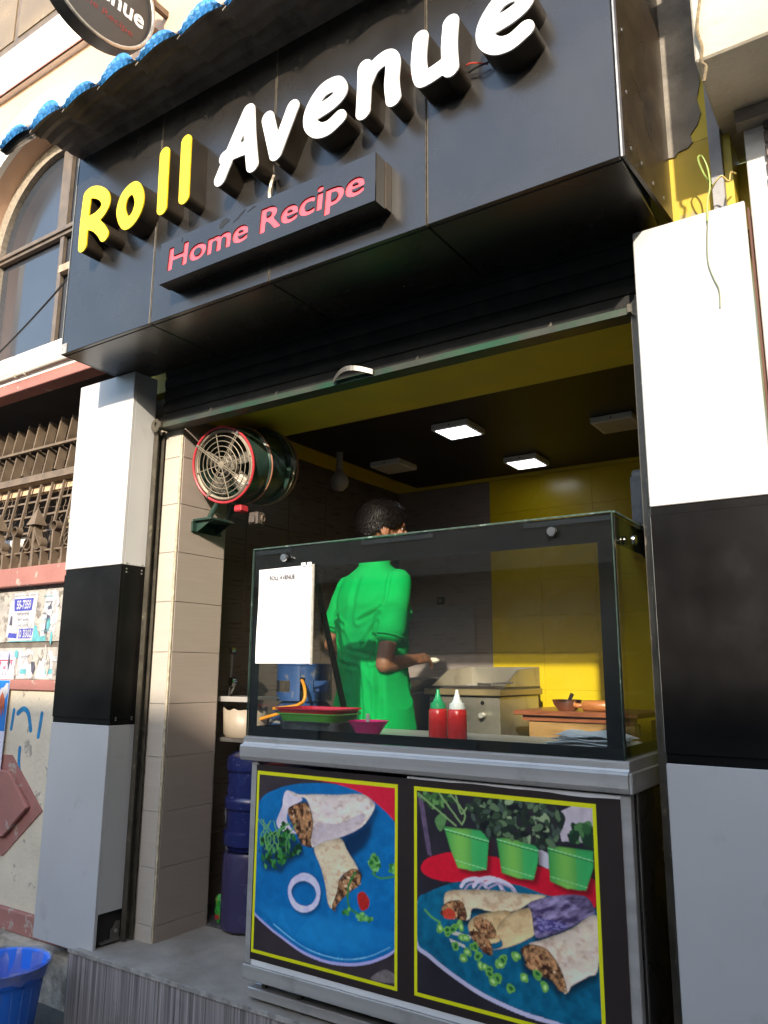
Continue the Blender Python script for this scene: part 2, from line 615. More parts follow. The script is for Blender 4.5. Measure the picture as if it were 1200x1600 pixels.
# --- jamb on the left: tiled return
jb = struct(MB().box(-0.30, 0.139, 0.219, 0.56, -0.1, 2.66).build('wall_jamb', mat('jamb_grout', (0.40, 0.34, 0.26), 0.9, 0, 0.3, 30, 0.4, 80)))
jf = tile_mesh(0.112, 0.248)
js = tile_mesh(0.322, 0.248)
for z in z0s:
    piece('jamb_tile', jf, TILE_JAMB_LIT, jb, (0.024, 0.2105, z))
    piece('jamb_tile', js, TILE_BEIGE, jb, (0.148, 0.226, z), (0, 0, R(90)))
MB().tube([(0.1415, 0.2175, -0.1), (0.1415, 0.2175, 2.56)], 0.0065, 6).build('corner_grout', mat('corner_bead', (0.46, 0.40, 0.29), 0.9, 0, 0.3, 40, 0.4, 80), jb)
for o in jb.children:
    pass

# ================================================================ clad columns
def column(x0, x1, label, side_face, name='clad_column', topz=2.742):
    t = thing(name, label, 'column', ((x0 + x1) / 2, 0.1, 0.0))
    MB().box(x0 + 0.02, x1 - 0.02, 0.022, 0.165, -0.02, topz - 0.02).build('core', DARK, t)
    for (za, zb, m) in ((-0.03, 0.965, SILVER_ACP), (0.993, 1.708, BLACK_PANEL), (1.736, topz, SILVER_ACP)):
        nm = 'cladding_panel'
        MB().box(x0, x1, 0.0, 0.018, za, zb).build(nm, m, t, bevel=0.002)
        if side_face == 'right':
            zc = 0.135 if za < 0 else za
            MB().box(x1 - 0.018, x1 - 0.001, 0.0185, 0.15, zc, zb).build(nm, m, t, bevel=0.002)
        else:
            MB().box(x0 + 0.001, x0 + 0.018, 0.0185, 0.15, max(za, 0), zb).build(nm, m, t, bevel=0.002)
        MB().box(x0 - 0.0015, x0 + 0.02, 0.004, 0.0175, max(za, 0) + 0.003, zb - 0.003).build('edge_strip', ALU, t)
    for z in (0.979, 1.722):
        MB().box(x0 + 0.002, x1 - 0.002, 0.006, 0.15, z - 0.0135, z + 0.0135).build('joint_strip', BLACK_PANEL, t)
    return t

cl = column(-0.452, 0.0, 'left column clad in silver and black panels with an open corner at its foot', 'right')
SCREW = mat('screw_head', (0.6, 0.6, 0.58), 0.3, 0.9, 0.05, 3)
sm = MB().lathe([(0.0, -0.002), (0.0045, -0.0015), (0.0045, 0.001), (0.0, 0.001)], n=8, axis=(-1, 0, 0))
sme = bpy.data.meshes.new('screw')
sme.from_pydata(sm.v, [], sm.f)
for z in (0.958, 0.990, 1.000, 1.700, 1.716, 1.745):
    for y in (0.035, 0.128):
        piece('screw', sme, SCREW, cl, (0.0, y, z))
# the open foot of the left column: bent bracket plate inside the cladding
MB().box(-0.06, -0.045, 0.03, 0.15, 0.0, 0.13).box(-0.05, -0.004, 0.05, 0.15, 0.001, 0.012).build('foot_bracket', STEEL_DK, cl)
bp = [(0.10, 0.012), (0.148, 0.012), (0.148, 0.085), (0.125, 0.085), (0.112, 0.06), (0.10, 0.055)]
MB().prism_x(bp, -0.012, -0.008).build('foot_plate', STEEL_DK, cl)
MB().lathe([(0.0, -0.003), (0.008, -0.002), (0.008, 0.003), (0, 0.003)], (-0.006, 0.126, 0.045), 10, (1, 0, 0)).build('foot_bolt', SCREW, cl)

cr = column(2.557, 2.905, 'right column clad in silver and black panels beside the counter', 'left', topz=2.68)
# a thin loop of old wire glued on the right column
# ================================================================ shutter and guides
sh = thing('roller_shutter', 'dark rolled-up steel shutter with lock lugs under the black signboard', 'shutter', (1.28, 0.17, 2.46))
SHUT = mat('shutter_paint', (0.025, 0.025, 0.024), 0.7, 0.0, 0.25, 8, 0.08, 30, 0.15, dirt=(0.07, 0.065, 0.06), dscale=6, damt=0.4)
for k in range(5):
    z = 2.492 + 0.066 * k
    pr = []
    for q in range(9):
        a = math.pi * q / 8
        pr.append((0.178 - 0.006 * math.sin(a), z + 0.060 * q / 8))
    pr += [(0.186, z + 0.062), (0.186, z - 0.002)]
    MB().prism_x(pr, 0.03, 2.54).build('slat', SHUT, sh, smooth=True)
BAR = mat('shutter_bar_green_steel', (0.055, 0.06, 0.045), 0.45, 0.3, 0.25, 6, 0.1, 40, dirt=(0.008, 0.08, 0.035), dscale=2.2, dlo=0.5, dhi=0.62, damt=0.75)
MB().box(0.03, 2.54, 0.140, 0.148, 2.462, 2.489).box(0.03, 2.54, 0.148, 0.215, 2.462, 2.468).build('bottom_bar', BAR, sh, bevel=0.001)
def lug(x):
    out = [(x + 0.032 * math.cos(a), 2.475 + 0.037 * math.sin(a)) for a in np.linspace(0, 2 * math.pi, 20, endpoint=False)]
    hole = [(x + 0.008 * math.cos(a), 2.482 + 0.013 * math.sin(a)) for a in np.linspace(0, 2 * math.pi, 12, endpoint=False)]
    me = to_xz(curve_plate([out, hole], 0.003, 'lug'), 0.128)
    return obj('lock_lug', me, GUIDE, sh)
lug(0.032); lug(2.532)
MB().box(0.05, 0.075, 0.124, 0.140, 2.462, 2.492).build('lug_tab', GUIDE, sh)
MB().box(2.49, 2.515, 0.124, 0.140, 2.462, 2.492).build('lug_tab', GUIDE, sh)
arc = [(1.30 + 0.105 * (q / 12 * 2 - 1), 0.128 - 0.045 * math.sin(math.pi * q / 12), 2.478 + 0.022 * math.sin(math.pi * q / 12)) for q in range(13)]
h = MB()
for a, b in zip(arc[:-1], arc[1:]):
    h.hexa([(a[0], a[1], a[2] - 0.011), (b[0], b[1], b[2] - 0.011), (b[0], b[1] + 0.003, b[2] - 0.011), (a[0], a[1] + 0.003, a[2] - 0.011),
            (a[0], a[1], a[2] + 0.011), (b[0], b[1], b[2] + 0.011), (b[0], b[1] + 0.003, b[2] + 0.011), (a[0], a[1] + 0.003, a[2] + 0.011)])
h.build('pull_handle', STEEL_DK, sh)
for x in (0.42, 0.85, 1.62, 2.2):
    MB().prism_y([(x - 0.008, 2.489), (x + 0.008, 2.489), (x + 0.004, 2.505)], 0.139, 0.143).build('hook', GUIDE, sh)

def guide(x0, x1, label, group):
    t = thing('shutter_guide', label, 'shutter guide', ((x0 + x1) / 2, 0.17, 0.0), group)
    MB().box(x0, x1, 0.148, 0.153, 0.001, 2.46).box(x0, x1, 0.19, 0.195, 0.001, 2.46).build('channel', GUIDE, t)
    xw = x0 if x0 < 1 else x1 - 0.004
    MB().box(xw, xw + 0.004, 0.153, 0.19, 0.001, 2.46).build('web', GUIDE, t)
    return t
guide(0.001, 0.030, 'narrow steel shutter guide between left column and tiled jamb', 'shutter guides')
gr_ = guide(2.495, 2.552, 'rusty steel shutter guide along the edge of the right column', 'shutter guides')
MB().box(2.528, 2.551, 0.085, 0.146, 0.0, 2.5).build('guide_cover', GUIDE, gr_)

# ================================================================ black signboard
sg = thing('signboard', 'black shop signboard with yellow Roll and white Avenue raised letters', 'signboard', (1.24, -0.33, 2.746))
FY, FZ0, FZ1 = -0.33, 2.746, 4.20
sx = [-0.148, 0.503, 1.214, 1.946, 2.623]
for a, b in zip(sx[:-1], sx[1:]):
    MB().box(a + 0.004, b - 0.004, FY, FY + 0.02, FZ0 + 0.002, FZ1).build('front_panel', BLACK_ACP, sg, bevel=0.002)
    MB().box(a + 0.003, b - 0.003, FY + 0.022, 0.112, FZ0, FZ0 + 0.015).build('soffit_panel', BLACK_ACP, sg, bevel=0.002)
for x in sx[1:-1]:
    MB().box(x - 0.0065, x - 0.0035, FY + 0.001, FY + 0.019, FZ0 + 0.004, FZ1).box(x + 0.0035, x + 0.0065, FY - 0.0015, FY + 0.019, FZ0 + 0.004, FZ1 - 0.002).build('seam_edge', mat('seam_bronze', (0.13, 0.11, 0.08), 0.5, 0.4, 0.4, 30), sg)
MB().box(-0.14, 2.60, FY + 0.024, 0.10, FZ0 + 0.02, FZ1 - 0.002).build('frame_box', DARK, sg)
RETURN = mat('black_acp_brown_reflection', (0.035, 0.024, 0.014), 0.33, 0, 0.3, 6, 0.05, 20, 0.6, dirt=(0.11, 0.075, 0.04), dscale=9, dlo=0.5, dhi=0.75, damt=0.5)  # black cladding; brown base and patches stand in for reflected light
MB().hexa([(2.625, FY, FZ0), (2.635, FY, FZ0), (2.668, 0.11, FZ0), (2.655, 0.11, FZ0), (2.625, FY, FZ1), (2.635, FY, FZ1), (2.668, 0.11, FZ1), (2.655, 0.11, FZ1)]).build('return_panel', RETURN, sg)
MB().box(2.6235, 2.629, FY - 0.002, FY + 0.002, FZ0, FZ1).build('corner_edge', ALU, sg)
MB().hexa([(-0.162, 0.1, FZ0), (-0.150, FY, FZ0), (-0.149, FY, FZ0), (-0.150, 0.1, FZ0), (-0.162, 0.1, FZ1), (-0.150, FY, FZ1), (-0.149, FY, FZ1), (-0.150, 0.1, FZ1)]).build('return_panel', BLACK_ACP, sg)
MB().box(-0.152, -0.1485, FY - 0.002, FY + 0.002, FZ0, 3.84).build('corner_edge', ALU, sg)
for (y, z) in ((-0.29, 2.79), (-0.2, 2.79), (-0.1, 2.775), (0.0, 2.775), (-0.3, 2.98), (-0.305, 3.2)):
    MB().lathe([(0, -0.004), (0.006, -0.003), (0.006, 0.0), (0, 0)], (2.640 + (y + 0.33) * 0.075, y, z), 8, (-1, 0, 0)).build('rivet', SCREW, sg)
MB().box(-0.150, -0.105, FY - 0.003, FY - 0.001, 2.748, 2.80).build('torn_tape', mat('torn_tape', (0.35, 0.34, 0.32), 0.6, 0, 0.5, 60, 0.6, 120), sg)

# raised letters
LET = {'R': [[(0.091, 3.213), (0.089, 3.346), (0.096, 3.482)], [(0.096, 3.482), (0.127, 3.486), (0.179, 3.468), (0.228, 3.431), (0.246, 3.39), (0.228, 3.354), (0.174, 3.332), (0.107, 3.33)], [(0.117, 3.325), (0.179, 3.294), (0.225, 3.254), (0.254, 3.216)]], 'o': [[(0.454, 3.39), (0.494, 3.315), (0.469, 3.243), (0.41, 3.226), (0.366, 3.305), (0.389, 3.375), (0.454, 3.39)]], 'l': [[(0.647, 3.489), (0.653, 3.216)]], 'l2': [[(0.786, 3.494), (0.792, 3.219)]], 'A': [[(1.155, 3.484), (1.08, 3.357), (1.007, 3.225)], [(1.158, 3.483), (1.171, 3.347), (1.19, 3.22)], [(1.031, 3.316), (1.098, 3.32), (1.173, 3.313)]], 'v': [[(1.265, 3.401), (1.314, 3.223)], [(1.396, 3.395), (1.314, 3.223)]], 'e': [[(1.499, 3.317), (1.573, 3.324), (1.623, 3.343), (1.629, 3.372), (1.603, 3.403), (1.542, 3.399), (1.491, 3.342), (1.487, 3.283), (1.524, 3.238), (1.575, 3.227), (1.627, 3.248)]], 'n': [[(1.741, 3.409), (1.739, 3.317), (1.735, 3.225)], [(1.74, 3.326), (1.778, 3.385), (1.834, 3.405), (1.864, 3.374), (1.86, 3.292), (1.867, 3.222)]], 'u': [[(1.981, 3.411), (1.973, 3.321), (1.983, 3.254), (2.003, 3.242), (2.064, 3.253), (2.095, 3.265)], [(2.102, 3.413), (2.095, 3.323), (2.099, 3.233)]]}
FACE_Y = mat('yellow_acrylic_face', (0.86, 0.62, 0.0), 0.35, 0, 0.02, 3, coat=0.2)
FACE_W = mat('white_acrylic_face', (0.88, 0.87, 0.85), 0.35, 0, 0.02, 3, coat=0.2)
RET = mat('letter_return_metal', (0.034, 0.026, 0.018), 0.4, 0.15, 0.25, 10, 0.03, 30, dirt=(0.03, 0.025, 0.02), dscale=8, damt=0.6)
def letter(key, paths, m, hw, label, dx=0.0):
    sp = []
    for p in paths:
        closed = p[0] == p[-1] and len(p) > 3
        if len(p) > 2:
            q = spline(p[:-1] if closed else p, 8, closed)
            q = [tuple(v) for v in q]
            if closed:
                q.append(q[0])
        else:
            q = p
        sp.append([(a + dx, b) for a, b in q])
    al = np.array([v for p in sp for v in p])
    lo, hi = al.min(0) - hw * 1.3, al.max(0) + hw * 1.3
    loops = contour(capsule_sdf(sp, hw), lo[0], hi[0], lo[1], hi[1], 0.005)
    s = MB()
    for lp in loops:
        n = len(lp)
        s.add([(x, -0.421, z) for x, z in lp] + [(x, FY - 0.0005, z) for x, z in lp], [(i, (i + 1) % n, (i + 1) % n + n, i + n) for i in range(n)])
    o = s.build('letter', RET, sg, smooth=True)
    o['label'] = label
    me = to_xz(curve_plate(loops, 0.003, 'letter_face'), -0.4245)
    obj('letter_face', me, m, o)
    return o
for k, lb in (('R', 'yellow letter R'), ('o', 'yellow letter o'), ('l', 'first yellow letter l'), ('l2', 'second yellow letter l')):
    letter(k, LET[k], FACE_Y, 0.0315, lb)
for k, lb in (('A', 'white letter A'), ('v', 'white letter v'), ('e', 'first white letter e'), ('n', 'white letter n'), ('u', 'white letter u')):
    letter(k, LET[k], FACE_W, 0.0315, lb)
letter('e', LET['e'], FACE_W, 0.0315, 'last white letter e', dx=0.7445)

# tagline box with cut-out letters, red acrylic behind
TX0, TX1, TZ0, TZ1, TY = 0.672, 1.795, 2.843, 3.035, -0.43
tg_body = MB().box(TX0, TX1, TY + 0.007, TY + 0.062, TZ0, TZ1).build('tagline_box', BLACK_ACP, sg)
MB().box(TX0 + 0.004, TX1 + 0.004, TY + 0.064, FY - 0.001, TZ0 + 0.003, TZ1 - 0.003).build('box_back', RETURN, tg_body)
cu = bpy.data.curves.new('tagline', 'FONT')
cu.body = 'Home Recipe'
cu.size = 0.14
cu.shear = 0.06
cu.offset = 0.0
cu.space_character = 1.0
cu.resolution_u = 5
to = bpy.data.objects.new('tagline', cu)
COL.objects.link(to)
bpy.context.view_layer.update()
dg = bpy.context.evaluated_depsgraph_get()
tc_ = to.evaluated_get(dg).to_curve(dg)
loops = []
for s_ in tc_.splines:
    if s_.type == 'BEZIER':
        P = s_.bezier_points
        lp = []
        n = len(P)
        for i in range(n):
            a, b = P[i], P[(i + 1) % n]
            for t in np.linspace(0, 1, 4, endpoint=False):
                v = a.co * (1 - t) ** 3 + a.handle_right * 3 * t * (1 - t) ** 2 + b.handle_left * 3 * t * t * (1 - t) + b.co * t ** 3
                if not lp or (Vector((v.x, v.y)) - Vector(lp[-1])).length > 1e-4:
                    lp.append((v.x, v.y))
        loops.append(lp)
    else:
        loops.append([(p.co.x, p.co.y) for p in s_.points])
bpy.data.objects.remove(to)
cap0 = max(v[1] for v in loops[0])
al = np.array([v for l in loops for v in l])
lo, hi = al.min(0), al.max(0)
def bold_sdf(X, Y):
    D = np.full(X.shape, 9.0)
    IN = np.zeros(X.shape, bool)
    for l in loops:
        for i in range(len(l)):
            (x1, y1), (x2, y2) = l[i - 1], l[i]
            dx, dy = x2 - x1, y2 - y1
            t = np.clip(((X - x1) * dx + (Y - y1) * dy) / (dx * dx + dy * dy + 1e-12), 0, 1)
            D = np.minimum(D, np.hypot(X - x1 - t * dx, Y - y1 - t * dy))
            if y1 != y2:
                IN ^= ((y1 > Y) != (y2 > Y)) & (X < dx * (Y - y1) / dy + x1)
    return np.where(IN, -D, D) - 0.0042
loops = contour(bold_sdf, lo[0] - 0.012, hi[0] + 0.012, lo[1] - 0.012, hi[1] + 0.012, 0.0018)
loops.sort(key=lambda l: min(v[0] for v in l))
al = np.array([v for l in loops for v in l])
lo, hi = al.min(0), al.max(0)
cap = max(v[1] for v in loops[0]) if loops else 0.1
sxk, szk = (1.748 - 0.718) / (hi[0] - lo[0]), 0.100 / max(cap, 1e-3)
loops = [[(0.718 + (x - lo[0]) * sxk, 2.897 + z * szk) for x, z in l] for l in loops]
def area(l):
    return 0.5 * sum(l[i][0] * l[(i + 1) % len(l)][1] - l[(i + 1) % len(l)][0] * l[i][1] for i in range(len(l)))
rect = [(TX0, TZ0), (TX1, TZ0), (TX1, TZ1), (TX0, TZ1)]
plate = to_xz(curve_plate([rect] + loops, 0.003, 'face_plate'), TY + 0.003)
obj('face_plate', plate, BLACK_ACP, tg_body)
RED_AC = mat('red_acrylic', (0.85, 0.10, 0.13), 0.4, 0, 0.04, 5)
MB().box(0.70, 1.77, TY + 0.0062, TY + 0.0069, 2.86, 3.02).build('red_backing', RED_AC, tg_body)
# chipped coating on the tagline box
CHIP = mat('chipped_coating', (0.008, 0.008, 0.009), 0.6, 0, 0.2, 10)
for pts in ([(1.02, 2.995), (1.035, 3.02), (1.06, 3.028), (1.085, 3.01), (1.05, 2.995), (1.04, 2.985)], [(1.10, 2.99), (1.13, 3.0), (1.16, 3.02), (1.168, 3.03), (1.135, 3.015)], [(1.18, 3.012), (1.225, 3.022), (1.21, 3.028)], [(0.80, 3.005), (0.805, 3.022), (0.808, 3.02), (0.806, 3.004)]):
    MB().prism_y(pts, TY - 0.0012, TY - 0.0004).build('chip', CHIP, tg_body)
# loose wires of the lettering
def wire(name, label, pts, r, m, group=None, n=5):
    sp3 = []
    P = [Vector(p) for p in pts]
    for i in range(len(P) - 1):
        p0, p1, p2, p3 = P[max(i - 1, 0)], P[i], P[i + 1], P[min(i + 2, len(P) - 1)]
        for t in np.linspace(0, 1, 6, endpoint=False):
            sp3.append(0.5 * ((2 * p1) + (-p0 + p2) * t + (2 * p0 - 5 * p1 + 4 * p2 - p3) * t * t + (-p0 + 3 * p1 - 3 * p2 + p3) * t ** 3))
    sp3.append(P[-1])
    o = MB().tube(sp3, r, n).build(name, m, None, smooth=True)
    tag(o, label, 'wire', group)
    return o
W_BLK = mat('black_wire', (0.012, 0.012, 0.013), 0.5, 0, 0.1, 5)
W_RED = mat('red_wire', (0.45, 0.05, 0.03), 0.5, 0, 0.1, 5)
W_GRN = mat('green_yellow_wire', (0.30, 0.40, 0.10), 0.55, 0, 0.2, 30)
W_BAR = mat('bare_wire', (0.42, 0.36, 0.28), 0.5, 0.5, 0.3, 60)
wire('wire', 'black cable from the letter u to the last e on the sign', [(2.12, -0.345, 3.262), (2.17, -0.36, 3.255), (2.24, -0.345, 3.265), (2.30, -0.345, 3.258)], 0.0035, W_BLK)
wire('wire', 'short red cable behind the letter u on the sign', [(2.10, -0.347, 3.275), (2.14, -0.365, 3.278), (2.20, -0.345, 3.262)], 0.003, W_RED)
wire('wire', 'thin red cable between the letters n and u', [(1.88, -0.347, 3.36), (1.92, -0.36, 3.355), (1.96, -0.347, 3.36)], 0.003, W_RED)
wire('wire', 'bundle of stripped wire ends dangling below the letter v', [(1.235, -0.345, 3.20), (1.240, -0.365, 3.15), (1.228, -0.36, 3.11), (1.232, -0.35, 3.06)], 0.008, W_BAR)

# ================================================================ awning of barrel tiles
aw = thing('tile_awning', 'corrugated tile awning with blue front edge over the signboard', 'awning', (1.2, -0.45, 3.8))
AW_UNDER = mat('awning_underside', (0.17, 0.145, 0.12), 0.75, 0, 0.3, 8, 0.1, 40, dirt=(0.02, 0.017, 0.015), dscale=6, damt=0.7)
AW_BLUE = mat('awning_blue', (0.035, 0.20, 0.50), 0.4, 0, 0.3, 40, 0.3, 90, coat=0.1, dirt=(0.5, 0.62, 0.75), dscale=30, dlo=0.62, dhi=0.68, damt=0.7)
PITCH = 0.262
def aw_tile(x0, y_back):
    nX, nY = 14, 10
    vs, fs = [], []
    for layer in (0, 1):
        for j in range(nY + 1):
            y = -0.625 + (y_back + 0.625) * j / nY
            st = 0.018 * ((j % 2)) if 0 < j < nY else 0
            for i in range(nX + 1):
                t = i / nX
                fw = 1 - (j / nY) ** 1.5
                z = 3.79 + (0.034 * math.sin(math.pi * t) ** 0.8 + 0.026 * t) * fw + 0.10 * (y + 0.625) + st * fw + 0.007 * layer
                vs.append((x0 + PITCH * 1.04 * t, y, z))
    L = (nX + 1) * (nY + 1)
    for j in range(nY):
        for i in range(nX):
            a = j * (nX + 1) + i
            fs.append((a, a + nX + 1, a + nX + 2, a + 1))
            fs.append((L + a, L + a + 1, L + a + nX + 2, L + a + nX + 1))
    for i in range(nX):
        fs.append((i, i + 1, L + i + 1, L + i))
    for j in range(nY):
        a = j * (nX + 1)
        fs.append((a, L + a, L + a + nX + 1, a + nX + 1))
        b = a + nX
        fs.append((b, b + nX + 1, L + b + nX + 1, L + b))
    o = MB().add(vs, fs).build('tile', AW_UNDER, aw)
    # blue rolled front lip
    s = MB()
    vs, fs = [], []
    nV = 5
    for i in range(nX + 1):
        t = 0.10 + 0.84 * i / nX
        zb = 3.79 + 0.034 * math.sin(math.pi * t) ** 0.8 + 0.026 * t
        hgt = 0.004 + (0.058 + 0.012 * math.sin(x0 * 37)) * math.sin(math.pi * i / nX) ** 0.75
        for k in range(nV + 1):
            u = k / nV
            vs.append((x0 + PITCH * 1.04 * t, -0.628 - 0.020 * math.sin(u * math.pi * 0.9) + 0.0 * u + (0.006 if (i % 2 and 0 < k < nV) else 0), zb - 0.012 + hgt * u))
    W = nV + 1
    for i in range(nX):
        for k in range(nV):
            a = i * W + k
            fs.append((a, a + W, a + W + 1, a + 1))
    lp = s.add(vs, fs).build('front_lip', AW_BLUE, o)
    sd = lp.modifiers.new('thick', 'SOLIDIFY')
    sd.thickness = 0.006
    return o
for k in range(13):
    aw_tile(-0.388 + PITCH * k, -0.332 if k else -0.585)
MB().box(0.455, 2.6, -0.425, -0.336, 3.885, 3.915).build('edge_tube', mat('awning_tube', (0.17, 0.14, 0.12), 0.6, 0.2, 0.2, 8), aw, bevel=0.004)
MB().box(-0.10, 2.62, -0.36, -0.12, 3.925, 3.945).build('batten', AW_UNDER, aw)

# ================================================================ round blade sign
rs = thing('round_sign', 'round black blade sign with silver ring above the blue awning', 'sign', (-0.12, 0.14, 4.94))
RC, RR = (-0.10, -0.33, 4.94), 0.335
RBLK = mat('round_sign_black', (0.022, 0.021, 0.020), 0.4, 0, 0.2, 6, 0.03, 20)
MB().lathe([(0.0, -0.10), (0.36, -0.10), (0.372, -0.092), (0.372, -0.012), (0.345, -0.012), (0.345, -0.030), (0.0, -0.030)], RC, 64, (1, 0, 0)).build('drum', RBLK, rs, smooth=True)
MB().tube(ring_pts((RC[0] - 0.010, RC[1], RC[2]), 0.359, (1, 0, 0), 72), 0.010, 8, closed=True).build('silver_ring', ALU, rs, smooth=True)
MB().lathe([(0.0, -0.0295), (0.344, -0.0295), (0.344, -0.0265), (0.0, -0.0265)], RC, 64, (1, 0, 0)).build('face', mat('round_face', (0.035, 0.034, 0.032), 0.5, 0, 0.15, 6), rs)
def side_text(body, y0, y1, z0, z1, m, x, shear=0.0, name='lettering', offset=0.0):
    me = text_mesh(body, 0.2, shear, offset)
    c = np.array([v.co[:] for v in me.vertices])
    lo, hi = c.min(0), c.max(0)
    for v in me.vertices:
        v.co = (x, y0 + (v.co.x - lo[0]) / (hi[0] - lo[0]) * (y1 - y0), z0 + (v.co.y - lo[1]) / (hi[1] - lo[1]) * (z1 - z0))
    return obj(name, me, m, rs)
side_text('Avenue', -0.50, -0.025, 4.845, 4.965, FACE_W, RC[0] - 0.025, 0.1, offset=0.004)
side_text('Roll', -0.50, -0.20, 5.00, 5.12, FACE_Y, RC[0] - 0.025, 0.1, offset=0.004)
side_text('Home Recipe', -0.51, -0.095, 4.735, 4.79, mat('dull_red_letter', (0.20, 0.02, 0.02), 0.5, 0, 0.1, 5), RC[0] - 0.025, 0.1)
for z_ in (4.90, 5.08):
    MB().box(-0.16, -0.13, 0.03, 0.16, z_, z_ + 0.04).build('wall_bracket', IRON, rs)
# ================================================================ neighbour on the left: arched window, bands, grille, wall
WY = 0.15
nb = thing('neighbour_building', 'peach and white house front with an arched tinted window left of the sign', 'building', (-1.6, WY, GZ))
ax, az, ar = -1.34, 4.10, 0.74
arch = [(ax + ar, 3.15)] + [(ax + ar * math.cos(a), az + ar * math.sin(a)) for a in np.linspace(0, math.pi, 40)] + [(ax - ar, 3.15)]
outer = [(-4.5, 3.045), (0.9, 3.045), (0.9, 5.29), (-4.5, 5.29)]
me = to_xz(curve_plate([outer, arch], 0.09, 'wall'), WY + 0.09)
obj('wall', me, PEACH, nb)
ring = [(ax + (ar + 0.24) * math.cos(a), az + (ar + 0.24) * math.sin(a)) for a in np.linspace(-0.9, math.pi + 0.9, 50)]
ring_in = [(ax + ar * math.cos(a), az + ar * math.sin(a)) for a in np.linspace(math.pi, 0, 40)]
tr_ = [(ax + ar + 0.24, 3.15), (ax + ar + 0.24, az)] + [(ax + (ar + 0.24) * math.cos(a), az + (ar + 0.24) * math.sin(a)) for a in np.linspace(0, math.pi, 44)][1:] + [(ax - ar - 0.24, 3.15), (ax - ar, 3.15)] + ring_in + [(ax + ar, 3.15)]
obj('arch_trim', to_xz(curve_plate([tr_], 0.02, 'arch_trim'), WY - 0.0195), WHITE_TRIM, nb)
MB().box(-4.5, 0.9, WY - 0.05, WY + 0.18, 5.292, 5.65).build('white_band', WHITE_TRIM, nb)
MB().box(-4.5, 0.9, WY - 0.053, WY - 0.04, 5.292, 5.305).build('band_groove', PINK, nb)
MB().box(-4.5, 0.9, WY + 0.01, WY + 0.2, 5.652, 8.0).build('upper_wall', PEACH, nb)
w2 = MB().box(-3.4, -1.15, WY - 0.01, WY + 0.008, 5.72, 7.2).build('upper_window', WIN_FRAME, nb)
for a_, b_ in ((-3.32, -2.62), (-2.56, -1.86), (-1.80, -1.22)):
    MB().box(a_, b_, WY - 0.018, WY - 0.012, 5.78, 7.1).build('pane', mat('brown_pane', (0.20, 0.145, 0.07), 0.2, 0, 0.2, 3, spec=0.7), w2)
# arched window joinery
GYW = WY + 0.15
win = MB().prism_y([(ax + (ar - 0.002) * math.cos(a), az + (ar - 0.002) * math.sin(a)) for a in np.linspace(0, math.pi, 40)] + [(ax - ar + 0.002, 3.152), (ax + ar - 0.002, 3.152)], GYW + 0.02, GYW + 0.024).build('arched_window', WIN_GLASS, nb)
inner = [(ax + (ar - 0.10) * math.cos(a), az + (ar - 0.10) * math.sin(a)) for a in np.linspace(0, math.pi, 40)] + [(ax - ar + 0.10, 3.20), (ax + ar - 0.10, 3.20)]
outw = [(ax + (ar - 0.003) * math.cos(a), az + (ar - 0.003) * math.sin(a)) for a in np.linspace(0, math.pi, 40)] + [(ax - ar + 0.003, 3.153), (ax + ar - 0.003, 3.153)]
obj('frame', to_xz(curve_plate([outw, inner], 0.02, 'frame'), GYW), mat('stone_grit', (0.26, 0.22, 0.17), 0.9, 0, 0.3, 40, 0.4, 90), win)
MB().box(ax - ar + 0.1, ax + ar - 0.1, GYW - 0.02, GYW + 0.015, 4.06, 4.12).box(ax - ar + 0.1, ax + ar - 0.1, GYW - 0.035, GYW - 0.022, 4.085, 4.112).build('transom', WIN_FRAME, win)
MB().box(-1.30, -1.20, GYW - 0.015, GYW + 0.014, 4.122, az + ar - 0.12).build('mullion', WIN_FRAME, win)
MB().box(-1.255, -1.215, GYW - 0.012, GYW + 0.013, 3.2, 4.058).build('mullion', WIN_FRAME, win)
MB().box(-1.213, ax + ar - 0.101, GYW - 0.03, GYW + 0.013, 3.78, 3.83).build('glazing_bar', mat('raw_wood_bar', (0.36, 0.27, 0.19), 0.7, 0, 0.3, 20), win)
MB().box(-4.5, 0.5, WY - 0.02, WY + 0.2, 3.0, 3.043).build('sill', WHITE_TRIM, nb)
MB().box(-2.3, -0.35, WY - 0.075, WY - 0.022, 3.035, 3.148).build('sill_front', WHITE_TRIM, nb, bevel=0.004)
MB().box(-4.5, -0.30, WY - 0.06, WY + 0.05, 2.905, 2.975).build('pink_ledge', PINK, nb, bevel=0.004)
pp = thing('conduit_pipe', 'pale conduit pipe clipped along the pink ledge', 'pipe', (-1.2, WY, 2.98))
MB().tube([(-3.5, WY - 0.085, 3.0), (-1.6, WY - 0.085, 3.0), (-0.9, WY - 0.085, 3.004), (-0.2, WY - 0.085, 3.008)], 0.018, 10).build('tube', PIPE_M, pp, smooth=True)
for x in (-1.22, -1.12, -0.62):
    MB().tube(ring_pts((x, WY - 0.085, 3.002), 0.020, (1, 0, 0), 12), 0.006, 6, closed=True).build('clip', PIPE_M, pp)
wire('wire', 'black cable slanting across the tinted arched window', [(-1.75, 0.02, 3.02), (-1.25, 0.0, 3.18), (-0.75, 0.0, 3.42), (-0.35, 0.02, 3.7)], 0.006, W_BLK)

